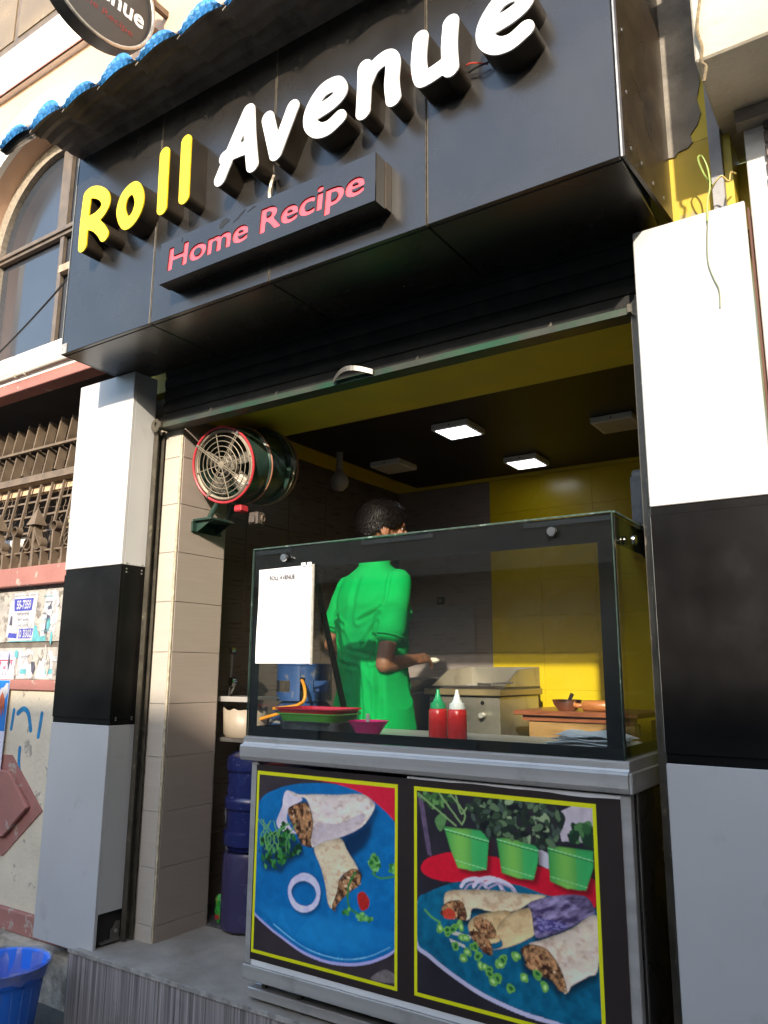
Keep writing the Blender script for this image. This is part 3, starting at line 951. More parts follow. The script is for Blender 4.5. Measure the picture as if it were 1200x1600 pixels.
# dark room behind the grille
rm = struct(MB().add([(-4.5, 1.6, GZ), (-0.31, 1.6, GZ), (-0.31, 1.6, 2.95), (-4.5, 1.6, 2.95), (-4.5, 0.3, 2.9), (-0.31, 0.3, 2.9), (-4.5, 0.3, 1.6), (-0.31, 0.3, 1.6)],
                 [(0, 1, 2, 3)]).build('neighbour_room_wall', mat('room_wall', (0.12, 0.085, 0.065), 0.9, 0, 0.4, 3)))
struct(MB().box(-4.5, -0.31, 0.205, 1.62, 2.915, 2.95).build('neighbour_room_ceiling', DARK))
struct(MB().box(-0.33, -0.30, 0.30, 1.6, GZ, 2.9).build('neighbour_room_side', mat('room_wall2', (0.10, 0.075, 0.06), 0.9, 0, 0.3, 3)))
ob = thing('window_frame_rack', 'cream window unit standing in the dark room behind the grille', 'window', (-1.3, 0.8, 1.5))
CREAM = mat('cream_paint', (0.62, 0.52, 0.30), 0.6, 0, 0.1, 4)
MB().box(-1.62, -1.38, 0.78, 0.82, 1.45, 2.35).build('cream_panel', CREAM, ob)
MB().box(-1.30, -1.22, 0.76, 0.80, 1.45, 2.35).build('brown_post', IRON, ob)
MB().box(-1.18, -0.95, 0.80, 0.84, 1.45, 2.2).build('cream_panel', CREAM, ob)

# iron grille: upper pickets, rails, thin bars
gl = thing('window_grille', 'brown iron picket grille with two rows of flat bars under the pink ledge', 'grille', (-1.2, 0.24, 1.82))
for k in range(22):
    x = -0.55 - 0.118 * k
    MB().box(x - 0.006, x + 0.006, 0.22, 0.275, 2.435 + 0.012 * (k % 3), 2.62).build('picket', IRON, gl)
    x2 = x - 0.03
    MB().box(x2 - 0.006, x2 + 0.006, 0.20, 0.255, 2.62, 2.80 + 0.008 * ((k * 7) % 3)).build('picket', IRON, gl)
    MB().box(x - 0.006, x + 0.006, 0.23, 0.245, 1.83, 2.372).build('thin_bar', IRON, gl)
MB().box(-3.2, -0.33, 0.195, 0.21, 2.612, 2.628).build('rail', IRON, gl)
MB().box(-3.2, -0.33, 0.20, 0.29, 2.385, 2.432).build('rail', IRON, gl)
MB().box(-3.2, -0.33, 0.262, 0.30, 2.335, 2.383).build('cream_rail', mat('peach_rail', (0.58, 0.40, 0.24), 0.7, 0, 0.1, 4), gl)
for z in (2.26, 2.16, 2.05):
    MB().box(-3.2, -0.33, 0.246, 0.254, z, z + 0.012).build('rail', IRON, gl)
rnd = random.Random(3)
for k in range(26):
    x = -0.5 - 0.10 * k
    pts = [(x + 0.02 * rnd.uniform(-1, 1), 0.26 + 0.01 * rnd.random(), 2.03 + 0.034 * q) for q in range(12)]
    MB().tube(pts, 0.0018, 4).build('mesh_wire', IRON, gl)
for z in np.arange(2.05, 2.62, 0.055):
    pts = [(-0.4 - 0.11 * q, 0.262 + 0.01 * rnd.random(), z + 0.014 * rnd.uniform(-1, 1)) for q in range(24)]
    MB().tube(pts, 0.0018, 4).build('mesh_wire', IRON, gl)

gl.rotation_euler.x = R(-9.5)

# spear-topped fence on the wall coping
fc = thing('spear_fence', 'low iron fence with spear heads and scrolls on the pink coping', 'fence', (-1.2, 0.18, 1.82))
for k in range(24):
    x = -0.53 - 0.098 * k
    if k % 4 == 1:
        MB().box(x - 0.012, x + 0.012, 0.155, 0.19, 1.80, 2.06).build('tall_post', IRON, fc)
        b = 0.042
        MB().add([(x - b, 0.172 - b, 2.055), (x + b, 0.172 - b, 2.055), (x + b, 0.172 + b, 2.055), (x - b, 0.172 + b, 2.055), (x, 0.172, 2.165)], [(0, 3, 2, 1), (0, 1, 4), (1, 2, 4), (2, 3, 4), (3, 0, 4)]).build('spear_head', IRON, fc)
        for s in (-1, 1):
            cpts = [(x + s * (0.014 + 0.085 * (q / 10) ** 1.6), 0.172, 2.05 - 0.15 * (q / 10)) for q in range(11)]
            m_ = MB()
            for p, q in zip(cpts[:-1], cpts[1:]):
                m_.hexa([(p[0] - 0.003, 0.150, p[2]), (q[0] - 0.003, 0.150, q[2]), (q[0] - 0.003, 0.194, q[2]), (p[0] - 0.003, 0.194, p[2]),
                         (p[0] + 0.004, 0.150, p[2]), (q[0] + 0.004, 0.150, q[2]), (q[0] + 0.004, 0.194, q[2]), (p[0] + 0.004, 0.194, p[2])])
            m_.build('scroll', IRON, fc)
            pr = ring_pts((x + s * 0.050, 0.172, 1.945), 0.036, (0, 1, 0), 18)
            mm = MB()
            prof = []
            mm.lathe([(0.033, -0.022), (0.037, -0.022), (0.037, 0.022), (0.033, 0.022), (0.033, -0.022)], (x + s * 0.050, 0.172, 1.945), 20, (0, 1, 0)).build('ring', IRON, fc, smooth=True)
    else:
        MB().box(x - 0.007, x + 0.007, 0.15, 0.195, 1.80, 1.905 + (0.10 if k % 4 == 3 else 0)).build('picket', IRON, fc)
        if k % 4 == 3:
            MB().lathe([(0.026, -0.02), (0.030, -0.02), (0.030, 0.02), (0.026, 0.02), (0.026, -0.02)], (x, 0.172, 2.035), 16, (0, 1, 0)).build('ring', IRON, fc, smooth=True)
MB().box(-3.0, -0.46, 0.165, 0.178, 1.896, 1.906).build('rail', IRON, fc)
MB().box(-3.0, -0.46, 0.195, 0.203, 1.82, 1.845).build('rail', IRON, fc)
wl_ = thing('tube_lamp_fitting', 'pale tube fitting lying behind the spear fence', 'lamp', (-1.35, 0.3, 1.98))
MB().tube([(-1.75, 0.22, 1.985), (-1.25, 0.30, 1.99)], 0.03, 10).build('tube', mat('pale_tube', (0.62, 0.60, 0.56), 0.5, 0, 0.05, 4), wl_, smooth=True)
MB().tube([(-1.25, 0.30, 1.99), (-1.22, 0.305, 1.991)], 0.033, 10).build('cap', ALU, wl_, smooth=True)

# boundary wall below the grille
bw = thing('boundary_wall', 'cream boundary wall with pink bands, diamond relief and torn bills', 'wall', (-1.5, WY, GZ))
MB().box(-4.5, -0.3, 0.10, 0.32, 1.692, 1.80).build('coping', PINK, bw, bevel=0.005)
MB().box(-4.5, -0.3, 0.152, 0.30, 1.378, 1.690).build('upper_panel', PLASTER_OLD, bw)
MB().box(-4.5, -0.3, 0.160, 0.30, 1.346, 1.377).build('groove', mat('groove_dark', (0.13, 0.11, 0.09), 0.9, 0, 0.3, 12), bw)  # darker strip along the groove
MB().box(-4.5, -0.3, 0.153, 0.30, 1.170, 1.345).build('middle_panel', PLASTER_OLD, bw)
MB().box(-4.5, -0.3, 0.135, 0.30, 1.112, 1.168).build('pink_band', PINK, bw, bevel=0.003)
MB().box(-4.5, -0.3, 0.150, 0.30, 0.0, 1.110).build('lower_panel', PLASTER_CREAM, bw)
MB().box(-4.5, -0.3, 0.120, 0.30, -0.10, -0.002).build('pink_band', PINK, bw, bevel=0.003)
MB().box(-4.5, -0.095, 0.06, 0.30, GZ + 0.002, -0.102).build('footing', PLASTER_FOOT, bw)
for xd in (-0.98, -2.2):
    d1 = [(xd - 0.42, 0.50), (xd - 0.16, 0.76), (xd - 0.02, 0.76), (xd + 0.30, 0.50), (xd - 0.02, 0.24), (xd - 0.16, 0.24)]
    d2 = [(xd - 0.33, 0.50), (xd - 0.13, 0.68), (xd + 0.0, 0.68), (xd + 0.20, 0.51), (xd - 0.0, 0.34), (xd - 0.13, 0.34)]
    dr = MB().prism_y(d1, 0.144, 0.1495).build('diamond_border', PINK, bw)
    MB().prism_y(d2, 0.118, 0.1435).build('diamond_relief', PINK, dr, bevel=0.006)
# graffiti strokes, flat spray paint on the lower panel
SPRAY = mat('blue_spray_paint', (0.015, 0.20, 0.42), 0.8, 0, 0.3, 20)
def stroke(paths, hw, y, name='spray_stroke', parent=None, m=None):
    al = np.array([v for p in paths for v in p])
    lo, hi = al.min(0) - hw * 2, al.max(0) + hw * 2
    lp = contour(capsule_sdf([[tuple(q) for q in spline(p, 6, False)] if len(p) > 2 else p for p in paths], hw), lo[0], hi[0], lo[1], hi[1], hw / 3.0)
    return obj(name, to_xz(curve_plate(lp, 0.0004, name), y), m, parent)
stroke([[(-0.99, 0.985), (-0.94, 1.01), (-0.89, 0.985), (-0.855, 0.90)]], 0.014, 0.1492, 'spray_stroke', bw, SPRAY)
stroke([[(-0.94, 0.80), (-0.935, 0.72), (-0.91, 0.65), (-0.87, 0.60), (-0.85, 0.585)]], 0.013, 0.1492, 'spray_stroke', bw, SPRAY)
stroke([[(-0.765, 0.99), (-0.772, 0.93), (-0.78, 0.87)]], 0.013, 0.1492, 'spray_stroke', bw, SPRAY)
stroke([[(-1.03, 1.0), (-1.04, 0.9)]], 0.012, 0.1492, 'spray_stroke', bw, SPRAY)
stroke([[(-1.02, 0.62), (-1.0, 0.56)]], 0.02, 0.1492, 'spray_stroke', bw, SPRAY)

# bills pasted on the boundary wall
PAPER = mat('bill_paper', (0.44, 0.44, 0.46), 0.8, 0, 0.12, 14, 0.2, 60, dirt=(0.22, 0.21, 0.19), dscale=22, dlo=0.53, dhi=0.60, damt=0.55)
INK_B = mat('blue_ink', (0.05, 0.06, 0.33), 0.8, 0, 0.2, 40)
INK_K = mat('dark_ink', (0.07, 0.07, 0.10), 0.8, 0, 0.2, 40)
INK_R = mat('red_ink', (0.55, 0.04, 0.09), 0.8, 0, 0.2, 40)
INK_T = mat('teal_ink', (0.10, 0.33, 0.36), 0.8, 0, 0.2, 20)
INK_L = mat('lilac_ink', (0.35, 0.36, 0.58), 0.8, 0, 0.15, 20)
BLUEP = mat('poster_blue', (0.01, 0.16, 0.52), 0.6, 0, 0.15, 10)
def sheet(pts, y, name, m, parent=None, t=0.0012):
    return MB().prism_y(pts, y - t, y).build(name, m, parent)
b1 = thing('pasted_bill', 'torn white bill with blue phone numbers under the pink coping', 'poster', (-1.04, 0.15, 1.5), 'bills pasted on the wall')
sheet([(-1.19, 1.41), (-1.13, 1.385), (-0.925, 1.385), (-0.905, 1.662), (-1.165, 1.662), (-1.18, 1.56)], 0.1515, 'paper', PAPER, b1)
def inktext(s_, x0, x1, z0, z1, y, m, parent, shear=0.0, offset=0.0):
    me = text_mesh(s_, 0.1, shear, offset)
    if len(me.vertices) == 0:
        return
    fit(me, x0, x1, z0, z1, y)
    return obj('lettering', me, m, parent)
sheet([(-1.125, 1.555), (-0.955, 1.555), (-0.945, 1.625), (-1.135, 1.625)], 0.1499, 'blue_strip', INK_B, b1, 0.0005)
inktext('55-7359', -1.105, -0.965, 1.564, 1.616, 0.1491, PAPER, b1, 0.0, 0.003)
inktext('\u0985\u09A8\u09BF\u09B8 \u09AB\u09BF\u0995\u09CD\u09B8\u09BE\u09B0', -1.10, -0.975, 1.522, 1.548, 0.1499, INK_K, b1)
inktext('\u099F\u09BF\u09AD\u09BF  \u09AB\u09CD\u09B0\u09BF\u099C', -1.085, -0.975, 1.490, 1.513, 0.1499, INK_K, b1)
inktext('\u098F\u09B8\u09BF  \u0993\u09AD\u09C7\u09A8', -1.085, -0.975, 1.460, 1.482, 0.1499, INK_K, b1)
sheet([(-1.06, 1.398), (-0.935, 1.398), (-0.925, 1.452), (-1.06, 1.452)], 0.1499, 'blue_strip', INK_B, b1, 0.0005)
sheet([(-1.17, 1.405), (-1.08, 1.398), (-1.08, 1.425), (-1.16, 1.432)], 0.1499, 'blue_strip', INK_B, b1, 0.0005)
inktext('0 3302', -1.055, -0.935, 1.402, 1.447, 0.1491, PAPER, b1, 0.0, 0.003)
inktext('service service', -1.14, -0.93, 1.638, 1.648, 0.1499, INK_K, b1)
sheet([(-1.165, 1.475), (-1.135, 1.475), (-1.14, 1.525), (-1.155, 1.53)], 0.1499, 'fan_picture', INK_K, b1, 0.0005)
b1b = thing('pasted_bill', 'teal remnant of an older bill below the phone number bill', 'poster', (-0.95, 0.15, 1.4), 'bills pasted on the wall')
sheet([(-1.17, 1.379), (-0.80, 1.379), (-0.80, 1.41), (-0.86, 1.405), (-0.90, 1.47), (-0.935, 1.46), (-0.94, 1.384), (-1.15, 1.384)], 0.1520, 'paper', INK_T, b1b, 0.0015)
b2 = thing('pasted_bill', 'torn grey bill pasted left of the black column panel', 'poster', (-0.78, 0.15, 1.5), 'bills pasted on the wall')
sheet([(-0.855, 1.392), (-0.83, 1.66), (-0.715, 1.665), (-0.70, 1.50), (-0.735, 1.41), (-0.78, 1.43)], 0.1520, 'paper', PAPER, b2, 0.0006)
sheet([(-0.82, 1.42), (-0.80, 1.56), (-0.77, 1.60), (-0.775, 1.49), (-0.79, 1.42)], 0.1512, 'smear', INK_K, b2, 0.0004)
b3 = thing('pasted_bill', 'faded pale bill in the middle strip of the wall', 'poster', (-0.98, 0.15, 1.26), 'bills pasted on the wall')
sheet([(-1.05, 1.175), (-1.045, 1.335), (-0.99, 1.32), (-0.96, 1.34), (-0.905, 1.325), (-0.90, 1.178)], 0.1530, 'paper', PAPER, b3, 0.0008)
sheet([(-1.015, 1.20), (-0.955, 1.20), (-0.955, 1.226), (-1.015, 1.226)], 0.1520, 'teal_print', INK_T, b3, 0.0004)
inktext('\u09AE\u09BE\u09B8\u09C1\u09A6', -1.02, -0.95, 1.28, 1.30, 0.1520, INK_K, b3)
b4 = thing('pasted_bill', 'faded bill with a teal block next to the black column panel', 'poster', (-0.80, 0.15, 1.26), 'bills pasted on the wall')
sheet([(-0.87, 1.176), (-0.84, 1.27), (-0.80, 1.335), (-0.72, 1.32), (-0.71, 1.178)], 0.1530, 'paper', PAPER, b4, 0.0008)
sheet([(-0.78, 1.20), (-0.715, 1.20), (-0.715, 1.228), (-0.78, 1.228)], 0.1520, 'teal_print', INK_T, b4, 0.0004)
b5 = thing('pasted_bill', 'lilac bill with red lettering at the left edge', 'poster', (-1.2, 0.14, 1.25), 'bills pasted on the wall')
sheet([(-1.52, 1.17), (-1.52, 1.325), (-1.10, 1.325), (-1.065, 1.30), (-1.075, 1.17)], 0.1515, 'paper', mat('lilac_paper', (0.50, 0.47, 0.58), 0.8, 0, 0.1, 14), b5)
sheet([(-1.52, 1.292), (-1.52, 1.325), (-1.10, 1.325), (-1.065, 1.30), (-1.068, 1.292)], 0.1499, 'lilac_strip', INK_L, b5, 0.0004)
inktext('\u09A8\u09BE\u09AE\u09AE\u0995\u09AC\u09C1\u09B2', -1.42, -1.09, 1.225, 1.282, 0.1499, INK_R, b5, 0, 0.002)
inktext('\u09E7\u09E8\u09E9\u09E7', -1.19, -1.09, 1.19, 1.212, 0.1499, INK_K, b5)
b6 = thing('wall_poster', 'tall blue and white poster hanging over the lower cream wall', 'poster', (-1.2, 0.12, 0.7))
sheet([(-1.60, 0.36), (-1.60, 1.165), (-1.07, 1.165), (-1.085, 0.36)], 0.1335, 'paper', mat('poster_white', (0.66, 0.64, 0.74), 0.7, 0, 0.05, 8), b6, 0.0015)
sheet([(-1.598, 0.885), (-1.598, 1.163), (-1.072, 1.163), (-1.078, 0.885)], 0.1318, 'blue_field', BLUEP, b6, 0.0005)
sheet([(-1.22, 1.05), (-1.145, 1.12), (-1.12, 1.125), (-1.10, 1.148), (-1.08, 1.148), (-1.075, 1.10), (-1.10, 1.06), (-1.17, 1.0)], 0.1311, 'torn_patch', PAPER, b6, 0.0008)
sheet([(-1.17, 1.03), (-1.13, 1.10), (-1.10, 1.06), (-1.095, 0.97), (-1.115, 1.02), (-1.12, 0.955), (-1.14, 1.01)], 0.1300, 'brown_patch', mat('poster_brown', (0.38, 0.09, 0.04), 0.7, 0, 0.3, 30), b6, 0.0005)
arcp = [(-1.598, 0.42), (-1.13, 0.42), (-1.125, 0.74), (-1.14, 0.80), (-1.18, 0.845), (-1.25, 0.86), (-1.598, 0.86)]
sheet(arcp, 0.1318, 'dark_outline', INK_K, b6, 0.0004)
sheet([(-1.598, 0.425), (-1.137, 0.425), (-1.133, 0.735), (-1.148, 0.79), (-1.185, 0.83), (-1.25, 0.845), (-1.598, 0.845)], 0.1313, 'light_blue_field', mat('poster_light_blue', (0.30, 0.45, 0.70), 0.7, 0, 0.05, 8), b6, 0.0004)
for k, z in enumerate((0.77, 0.70, 0.675, 0.65, 0.625, 0.575, 0.545, 0.515, 0.49)):
    inktext(['\u09B8\u09BE\u09A7\u09BE\u09B0\u09A3 \u09B8\u09AD\u09BE', '\u09AA\u09CD\u09B0\u0995\u09BE\u09B6 \u0995\u09B0\u09C1\u09A8'][k % 2], -1.42, -1.145 - 0.012 * (k % 3), z, z + 0.018, 0.1307, INK_B, b6)
sheet([(-1.598, 0.362), (-1.598, 0.405), (-1.10, 0.415), (-1.087, 0.362)], 0.1318, 'blue_foot', INK_B, b6, 0.0005)
rt = random.Random(17)
for k in range(26):
    x = -1.15 + 0.70 * rt.random()
    lo_ = rt.random() < 0.6
    z = (1.40 + 0.26 * rt.random()) if lo_ else (1.19 + 0.13 * rt.random())
    if -1.18 < x < -0.90 and lo_:
        continue
    n = rt.randint(5, 8)
    w_, h_ = rt.uniform(0.012, 0.045), rt.uniform(0.015, 0.06)
    pts = []
    for q in range(n):
        a = 2 * math.pi * q / n
        f = rt.uniform(0.55, 1.1)
        pts.append((x + w_ * f * math.cos(a), z + h_ * f * math.sin(a)))
    o = MB().prism_y(pts, 0.1485 - 0.0002 * k * 0.1, 0.1490).build('paper_scrap', rt.choice([PAPER, PAPER, PLASTER_OLD, INK_K, INK_T]), bw)
for k in range(7):
    inktext('\u09AC\u09BF\u099C\u09CD\u099E\u09BE\u09AA\u09A8', -0.85 + 0.02 * (k % 3), -0.76, 1.62 - 0.032 * k, 1.635 - 0.032 * k, 0.1499, INK_K if k % 2 else INK_T, b2)
# ================================================================ right: neighbour wall, post, column, canopy
nw = thing('plaster_wall', 'yellow wall with flaking grey plaster between the signboard and the canopy', 'wall', (2.75, 0.12, 2.6))
MB().box(2.662, 2.842, 0.115, 0.30, 2.60, 3.02).build('yellow_coat', mat('yellow_wall_old', (0.50, 0.36, 0.03), 0.7, 0, 0.12, 6, 0.1, 50, dirt=(0.28, 0.24, 0.18), dscale=5, dlo=0.62, dhi=0.66, damt=0.8), nw)
fl_ = [(2.66, 3.02), (2.66, 2.99), (2.69, 2.985), (2.70, 3.0), (2.735, 3.005), (2.75, 3.02), (2.745, 3.05), (2.77, 3.08), (2.785, 3.12), (2.775, 3.18), (2.79, 3.24), (2.79, 4.6), (2.66, 4.6)]
MB().prism_y(fl_, 0.109, 0.114).build('flaked_plaster', mat('grey_plaster', (0.20, 0.18, 0.15), 0.9, 0, 0.3, 8, 0.4, 40, dirt=(0.34, 0.31, 0.27), dscale=6, damt=0.7), nw)
MB().box(2.662, 2.842, 0.1145, 0.30, 3.021, 4.6).build('yellow_coat', YELLOW, nw)
MB().box(2.806, 2.842, 0.07, 0.108, 2.685, 3.3).build('grey_post', mat('grey_post', (0.33, 0.33, 0.34), 0.8, 0, 0.2, 10, 0.2, 60), nw)
MB().box(2.843, 2.868, 0.10, 0.30, 2.6, 3.3).build('yellow_recess', YELLOW, nw)
nc = thing('neighbour_column', 'plain whitewashed column at the right edge under the concrete canopy', 'column', (3.2, 0.1, GZ))
WHITEW = mat('whitewash', (0.74, 0.72, 0.68), 0.85, 0, 0.08, 5, 0.15, 60, dirt=(0.42, 0.38, 0.33), dscale=5, dlo=0.62, dhi=0.75, damt=0.5)
MB().box(2.916, 3.6, 0.055, 0.4, GZ, 2.998).build('shaft', WHITEW, nc, bevel=0.004)
MB().box(2.908, 2.9125, 0.03, 0.12, GZ, 2.67).build('red_joint', mat('red_oxide', (0.12, 0.05, 0.035), 0.8, 0, 0.2, 20), nc)
ns = thing('neighbour_shutter', 'rusty shutter slats at the far right under the canopy', 'shutter', (3.0, 0.05, 2.5))
for k in range(7):
    z = 2.62 + 0.052 * k
    MB().box(2.975, 3.5, 0.035 + 0.003 * (k % 2), 0.054, z, z + 0.046).build('slat', mat('rust_slat', (0.20, 0.165, 0.14), 0.6, 0.3, 0.3, 10), ns, bevel=0.004)
cn = thing('concrete_canopy', 'stained concrete canopy slab jutting out at the upper right', 'canopy', (3.6, -0.1, 3.0))
MB().box(2.843, 5.0, -0.285, 0.30, 3.001, 4.8).build('slab', mat('canopy_plaster', (0.52, 0.46, 0.36), 0.9, 0, 0.15, 4, 0.3, 40, dirt=(0.25, 0.20, 0.13), dscale=3.5, dlo=0.5, dhi=0.65, damt=0.7), cn, bevel=0.006)  # slab carried up out of view to keep the plaster wall shaded
MB().box(2.90, 3.6, 0.0, 0.054, 2.955, 2.999).build('drip_rail', CONCRETE, cn)
wire('wire', 'frayed cord hanging from the concrete canopy corner', [(2.885, -0.295, 3.25), (2.872, -0.30, 3.18), (2.86, -0.305, 3.09), (2.868, -0.30, 3.03), (2.862, -0.29, 2.99), (2.872, -0.285, 2.97), (2.862, -0.28, 2.93)], 0.005, mat('frayed_cord', (0.26, 0.20, 0.12), 0.9, 0, 0.4, 60))
MB_ = MB().lathe([(0, 0), (0.02, 0.002), (0.018, 0.02), (0, 0.026)], (2.886, -0.287, 3.255), 8, (0, -1, 0))
wire('wire', 'green looped wires sticking out above the right column', [(2.815, 0.03, 2.78), (2.80, -0.01, 2.80), (2.785, -0.02, 2.86), (2.795, -0.01, 2.875), (2.808, 0.0, 2.83), (2.812, -0.01, 2.76), (2.80, -0.012, 2.70), (2.795, -0.01, 2.64)], 0.003, W_GRN)
wire('wire', 'thin green wire trailing down the silver face of the right column', [(2.80, -0.006, 2.68), (2.79, -0.008, 2.58), (2.787, -0.006, 2.50), (2.80, -0.006, 2.44), (2.812, -0.006, 2.40), (2.81, -0.004, 2.34)], 0.0022, mat('dull_green_wire', (0.22, 0.25, 0.16), 0.7, 0, 0.2, 30))
wire('wire', 'yellow wire looping from the grey post to the whitewashed column', [(2.81, 0.0, 2.745), (2.83, -0.02, 2.76), (2.85, -0.02, 2.775), (2.868, -0.01, 2.755), (2.875, 0.0, 2.79), (2.885, 0.03, 2.80)], 0.003, mat('yellow_wire', (0.45, 0.34, 0.10), 0.6, 0, 0.2, 30))

# ================================================================ unseen block added on the right to dim light from that side
rb_ = thing('shade_block', 'tall dark block added out of view on the right to dim side light', 'building', (8.5, -2, GZ))
BLOCK_DK = mat('shade_block_dark', (0.13, 0.10, 0.08), 0.9, 0, 0.25, 2, 0.2, 20)
MB().box(5.1, 12, -4.6, 0.4, GZ, 9.5).build('wall', BLOCK_DK, rb_)
for k in range(4):
    for j in range(3):
        w_ = MB().box(5.04, 5.098, -4.2 + 1.1 * k, -3.5 + 1.1 * k, 0.9 + 2.8 * j, 2.1 + 2.8 * j).build('window', WIN_FRAME, rb_)
        MB().box(5.03, 5.038, -4.13 + 1.1 * k, -3.57 + 1.1 * k, 0.97 + 2.8 * j, 2.03 + 2.8 * j).build('pane', WIN_GLASS, w_)

# ================================================================ unseen building added across the street (its shadow covers the lower shop front)
ob_ = thing('opposite_building', 'unseen pale two storey shop row added across the street to shade the front', 'building', (0, -10, GZ))
MB().box(-22, 24, -15, -9.2, GZ, 5.0).build('wall', mat('opposite_wall', (0.36, 0.31, 0.26), 0.9, 0, 0.2, 1), ob_)
MB().box(-22.2, 24.2, -9.35, -8.85, 5.002, 5.32).build('parapet', mat('opposite_parapet', (0.42, 0.37, 0.31), 0.9, 0, 0.2, 1), ob_)
MB().box(-22, 24, -9.19, -8.4, 2.75, 2.95).build('balcony_slab', CONCRETE, ob_)
OPG = mat('opposite_glass', (0.04, 0.05, 0.06), 0.1, 0, 0.2, 1, spec=0.8)
OSH = mat('opposite_shutter', (0.22, 0.24, 0.26), 0.5, 0.3, 0.2, 2, stretch=(1, 1, 12))
for k in range(14):
    x = -21 + 3.2 * k
    w_ = MB().box(x, x + 1.5, -9.198, -9.15, 3.5, 4.8).build('window', WHITE_TRIM, ob_)
    for q in (0, 1):
        MB().box(x + 0.08 + 0.70 * q, x + 0.72 + 0.70 * q, -9.148, -9.14, 3.58, 4.72).build('pane', OPG, w_)
    MB().box(x - 0.3, x + 2.3, -9.198, -9.13, GZ + 0.02, 2.3).build('shop_shutter', OSH, ob_)
# ================================================================ serving counter
ct = thing('serving_counter', 'stainless steel serving counter with a food photo banner on its front', 'counter', (1.7, 0.2, 0.0))
CX0, CX1, CY0, CY1 = 0.957, 2.460, -0.043, 0.66
WHITE_STRIP = mat('white_strip', (0.72, 0.73, 0.72), 0.5, 0, 0.06, 8)
CBLACK = mat('counter_black', (0.016, 0.015, 0.015), 0.3, 0, 0.2, 6, 0.03, 20, dirt=(0.05, 0.045, 0.04), dscale=8, damt=0.5)
MB().box(CX0 + 0.02, CX1 - 0.02, CY0 + 0.014, CY1, 0.10, 0.86).build('body', CBLACK, ct)
for x in (CX0, CX1 - 0.036):
    MB().box(x, x + 0.036, CY0, CY0 + 0.036, 0.139, 0.872).build('corner_post', STEEL, ct, bevel=0.004, segs=2)
MB().box(CX0 - 0.006, CX1, CY0 - 0.004, CY0 + 0.036, 0.085, 0.137).build('bottom_rail', STEEL, ct, bevel=0.004, segs=2)
# top rim: rolled steel deck edge
pr = [(CY0 - 0.018, 0.878), (CY0 - 0.024, 0.892), (CY0 - 0.024, 0.930), (CY0 - 0.018, 0.937), (CY0 - 0.008, 0.938), (CY0 - 0.004, 0.945), (CY0 - 0.004, 0.962), (CY0 + 0.004, 0.967), (CY1, 0.967), (CY1, 0.874), (CY0 - 0.004, 0.874)]
MB().prism_x(pr, 0.912, 2.462).build('steel_deck', STEEL, ct)
MB().box(2.4625, 2.474, CY0 - 0.02, CY1, 0.876, 0.936).build('side_rim', STEEL, ct, bevel=0.003)
MB().box(2.4601, 2.466, CY0 + 0.04, CY1, 0.14, 0.872).build('side_panel', CBLACK, ct)
MB().box(2.4665, 2.469, CY0 + 0.036, CY0 + 0.05, 0.14, 0.872).build('side_trim', STEEL_DK, ct)
MB().box(CX0 + 0.036, CX1 - 0.036, CY0 - 0.0006, CY0 + 0.012, 0.139, 0.159).build('white_strip', WHITE_STRIP, ct)
# foot frame and castors
MB().box(CX0 - 0.02, 2.44, 0.0, 0.045, 0.006, 0.040).box(CX0 - 0.02, CX0 + 0.02, 0.046, CY1, 0.006, 0.040).build('foot_frame', STEEL, ct, bevel=0.003)
for x in (1.0, 1.18, 1.72, 2.3):
    MB().tube([(x, 0.03, 0.041), (x, 0.03, 0.086)], 0.013, 10).build('foot_post', GUIDE, ct)

# ---- printed banner: two photographs of rolls on plates, painted on a fine vertex grid
P1 = {'red':[1267,825,1385,828,1643,828,1644,712,1565,762,1492,795,1385,819],'plate':[1014,733,1094,777,1178,801,1275,814,1385,817,1491,798,1565,765,1639,711,1677,636,1687,531,1677,398,1641,314,1569,269,1500,243,1428,228,1339,222,1239,234,1142,265,1074,290,988,338,950,432,950,614],'wrap1':[1149,777,1204,768,1285,775,1386,782,1492,794,1536,779,1554,758,1529,714,1486,675,1397,634,1336,616,1274,587,1266,611,1276,670,1262,722,1237,756,1196,758],'ring0':[1147,777,1204,765,1221,748,1181,726,1156,706,1151,669,1176,642,1201,627,1160,625,1113,635,1098,658,1111,689,1126,721,1129,752],'fill1':[1155,712,1233,742,1261,722,1277,670,1268,606,1274,587,1226,593,1201,624,1175,660],'wrap2':[1286,595,1397,634,1436,596,1485,537,1437,526,1404,497,1394,456,1373,396,1352,411,1340,465,1320,519],'fill2':[1406,496,1459,539,1499,526,1489,489,1453,462,1398,415,1384,387,1372,403,1394,456],'cil':[1021,594,1059,617,1101,628,1138,656,1168,629,1210,604,1227,571,1187,548,1147,520,1124,493,1090,494,1026,498],'oring_o':[1239,496,1293,484,1318,445,1304,392,1250,361,1194,369,1164,417,1182,466],'oring_i':[1240,467,1283,457,1299,428,1280,397,1246,383,1205,391,1182,422,1199,451],'redc':[1482,455,1507,470,1532,449,1529,422,1504,408,1490,421],'leafR':[1525,563,1541,598,1556,604,1579,575,1574,553,1553,534],'leafR2':[1615,569,1640,581,1640,543,1623,549],'stem1':[1472,528,1442,474,1446,414,1490,394,1549,386],'stem2':[1544,535,1581,524,1641,539],'leafD':[1414,390,1447,406,1440,386],'leafE':[1480,387,1505,402,1519,388,1551,396,1547,383,1498,373],'grey':[1542,199,1597,239,1638,231,1641,206],'shad':[1390,608,1493,671,1544,698,1523,629,1451,576],'lilac':[1288,672,1389,682,1507,728,1486,675,1397,634,1336,616,1278,595]}
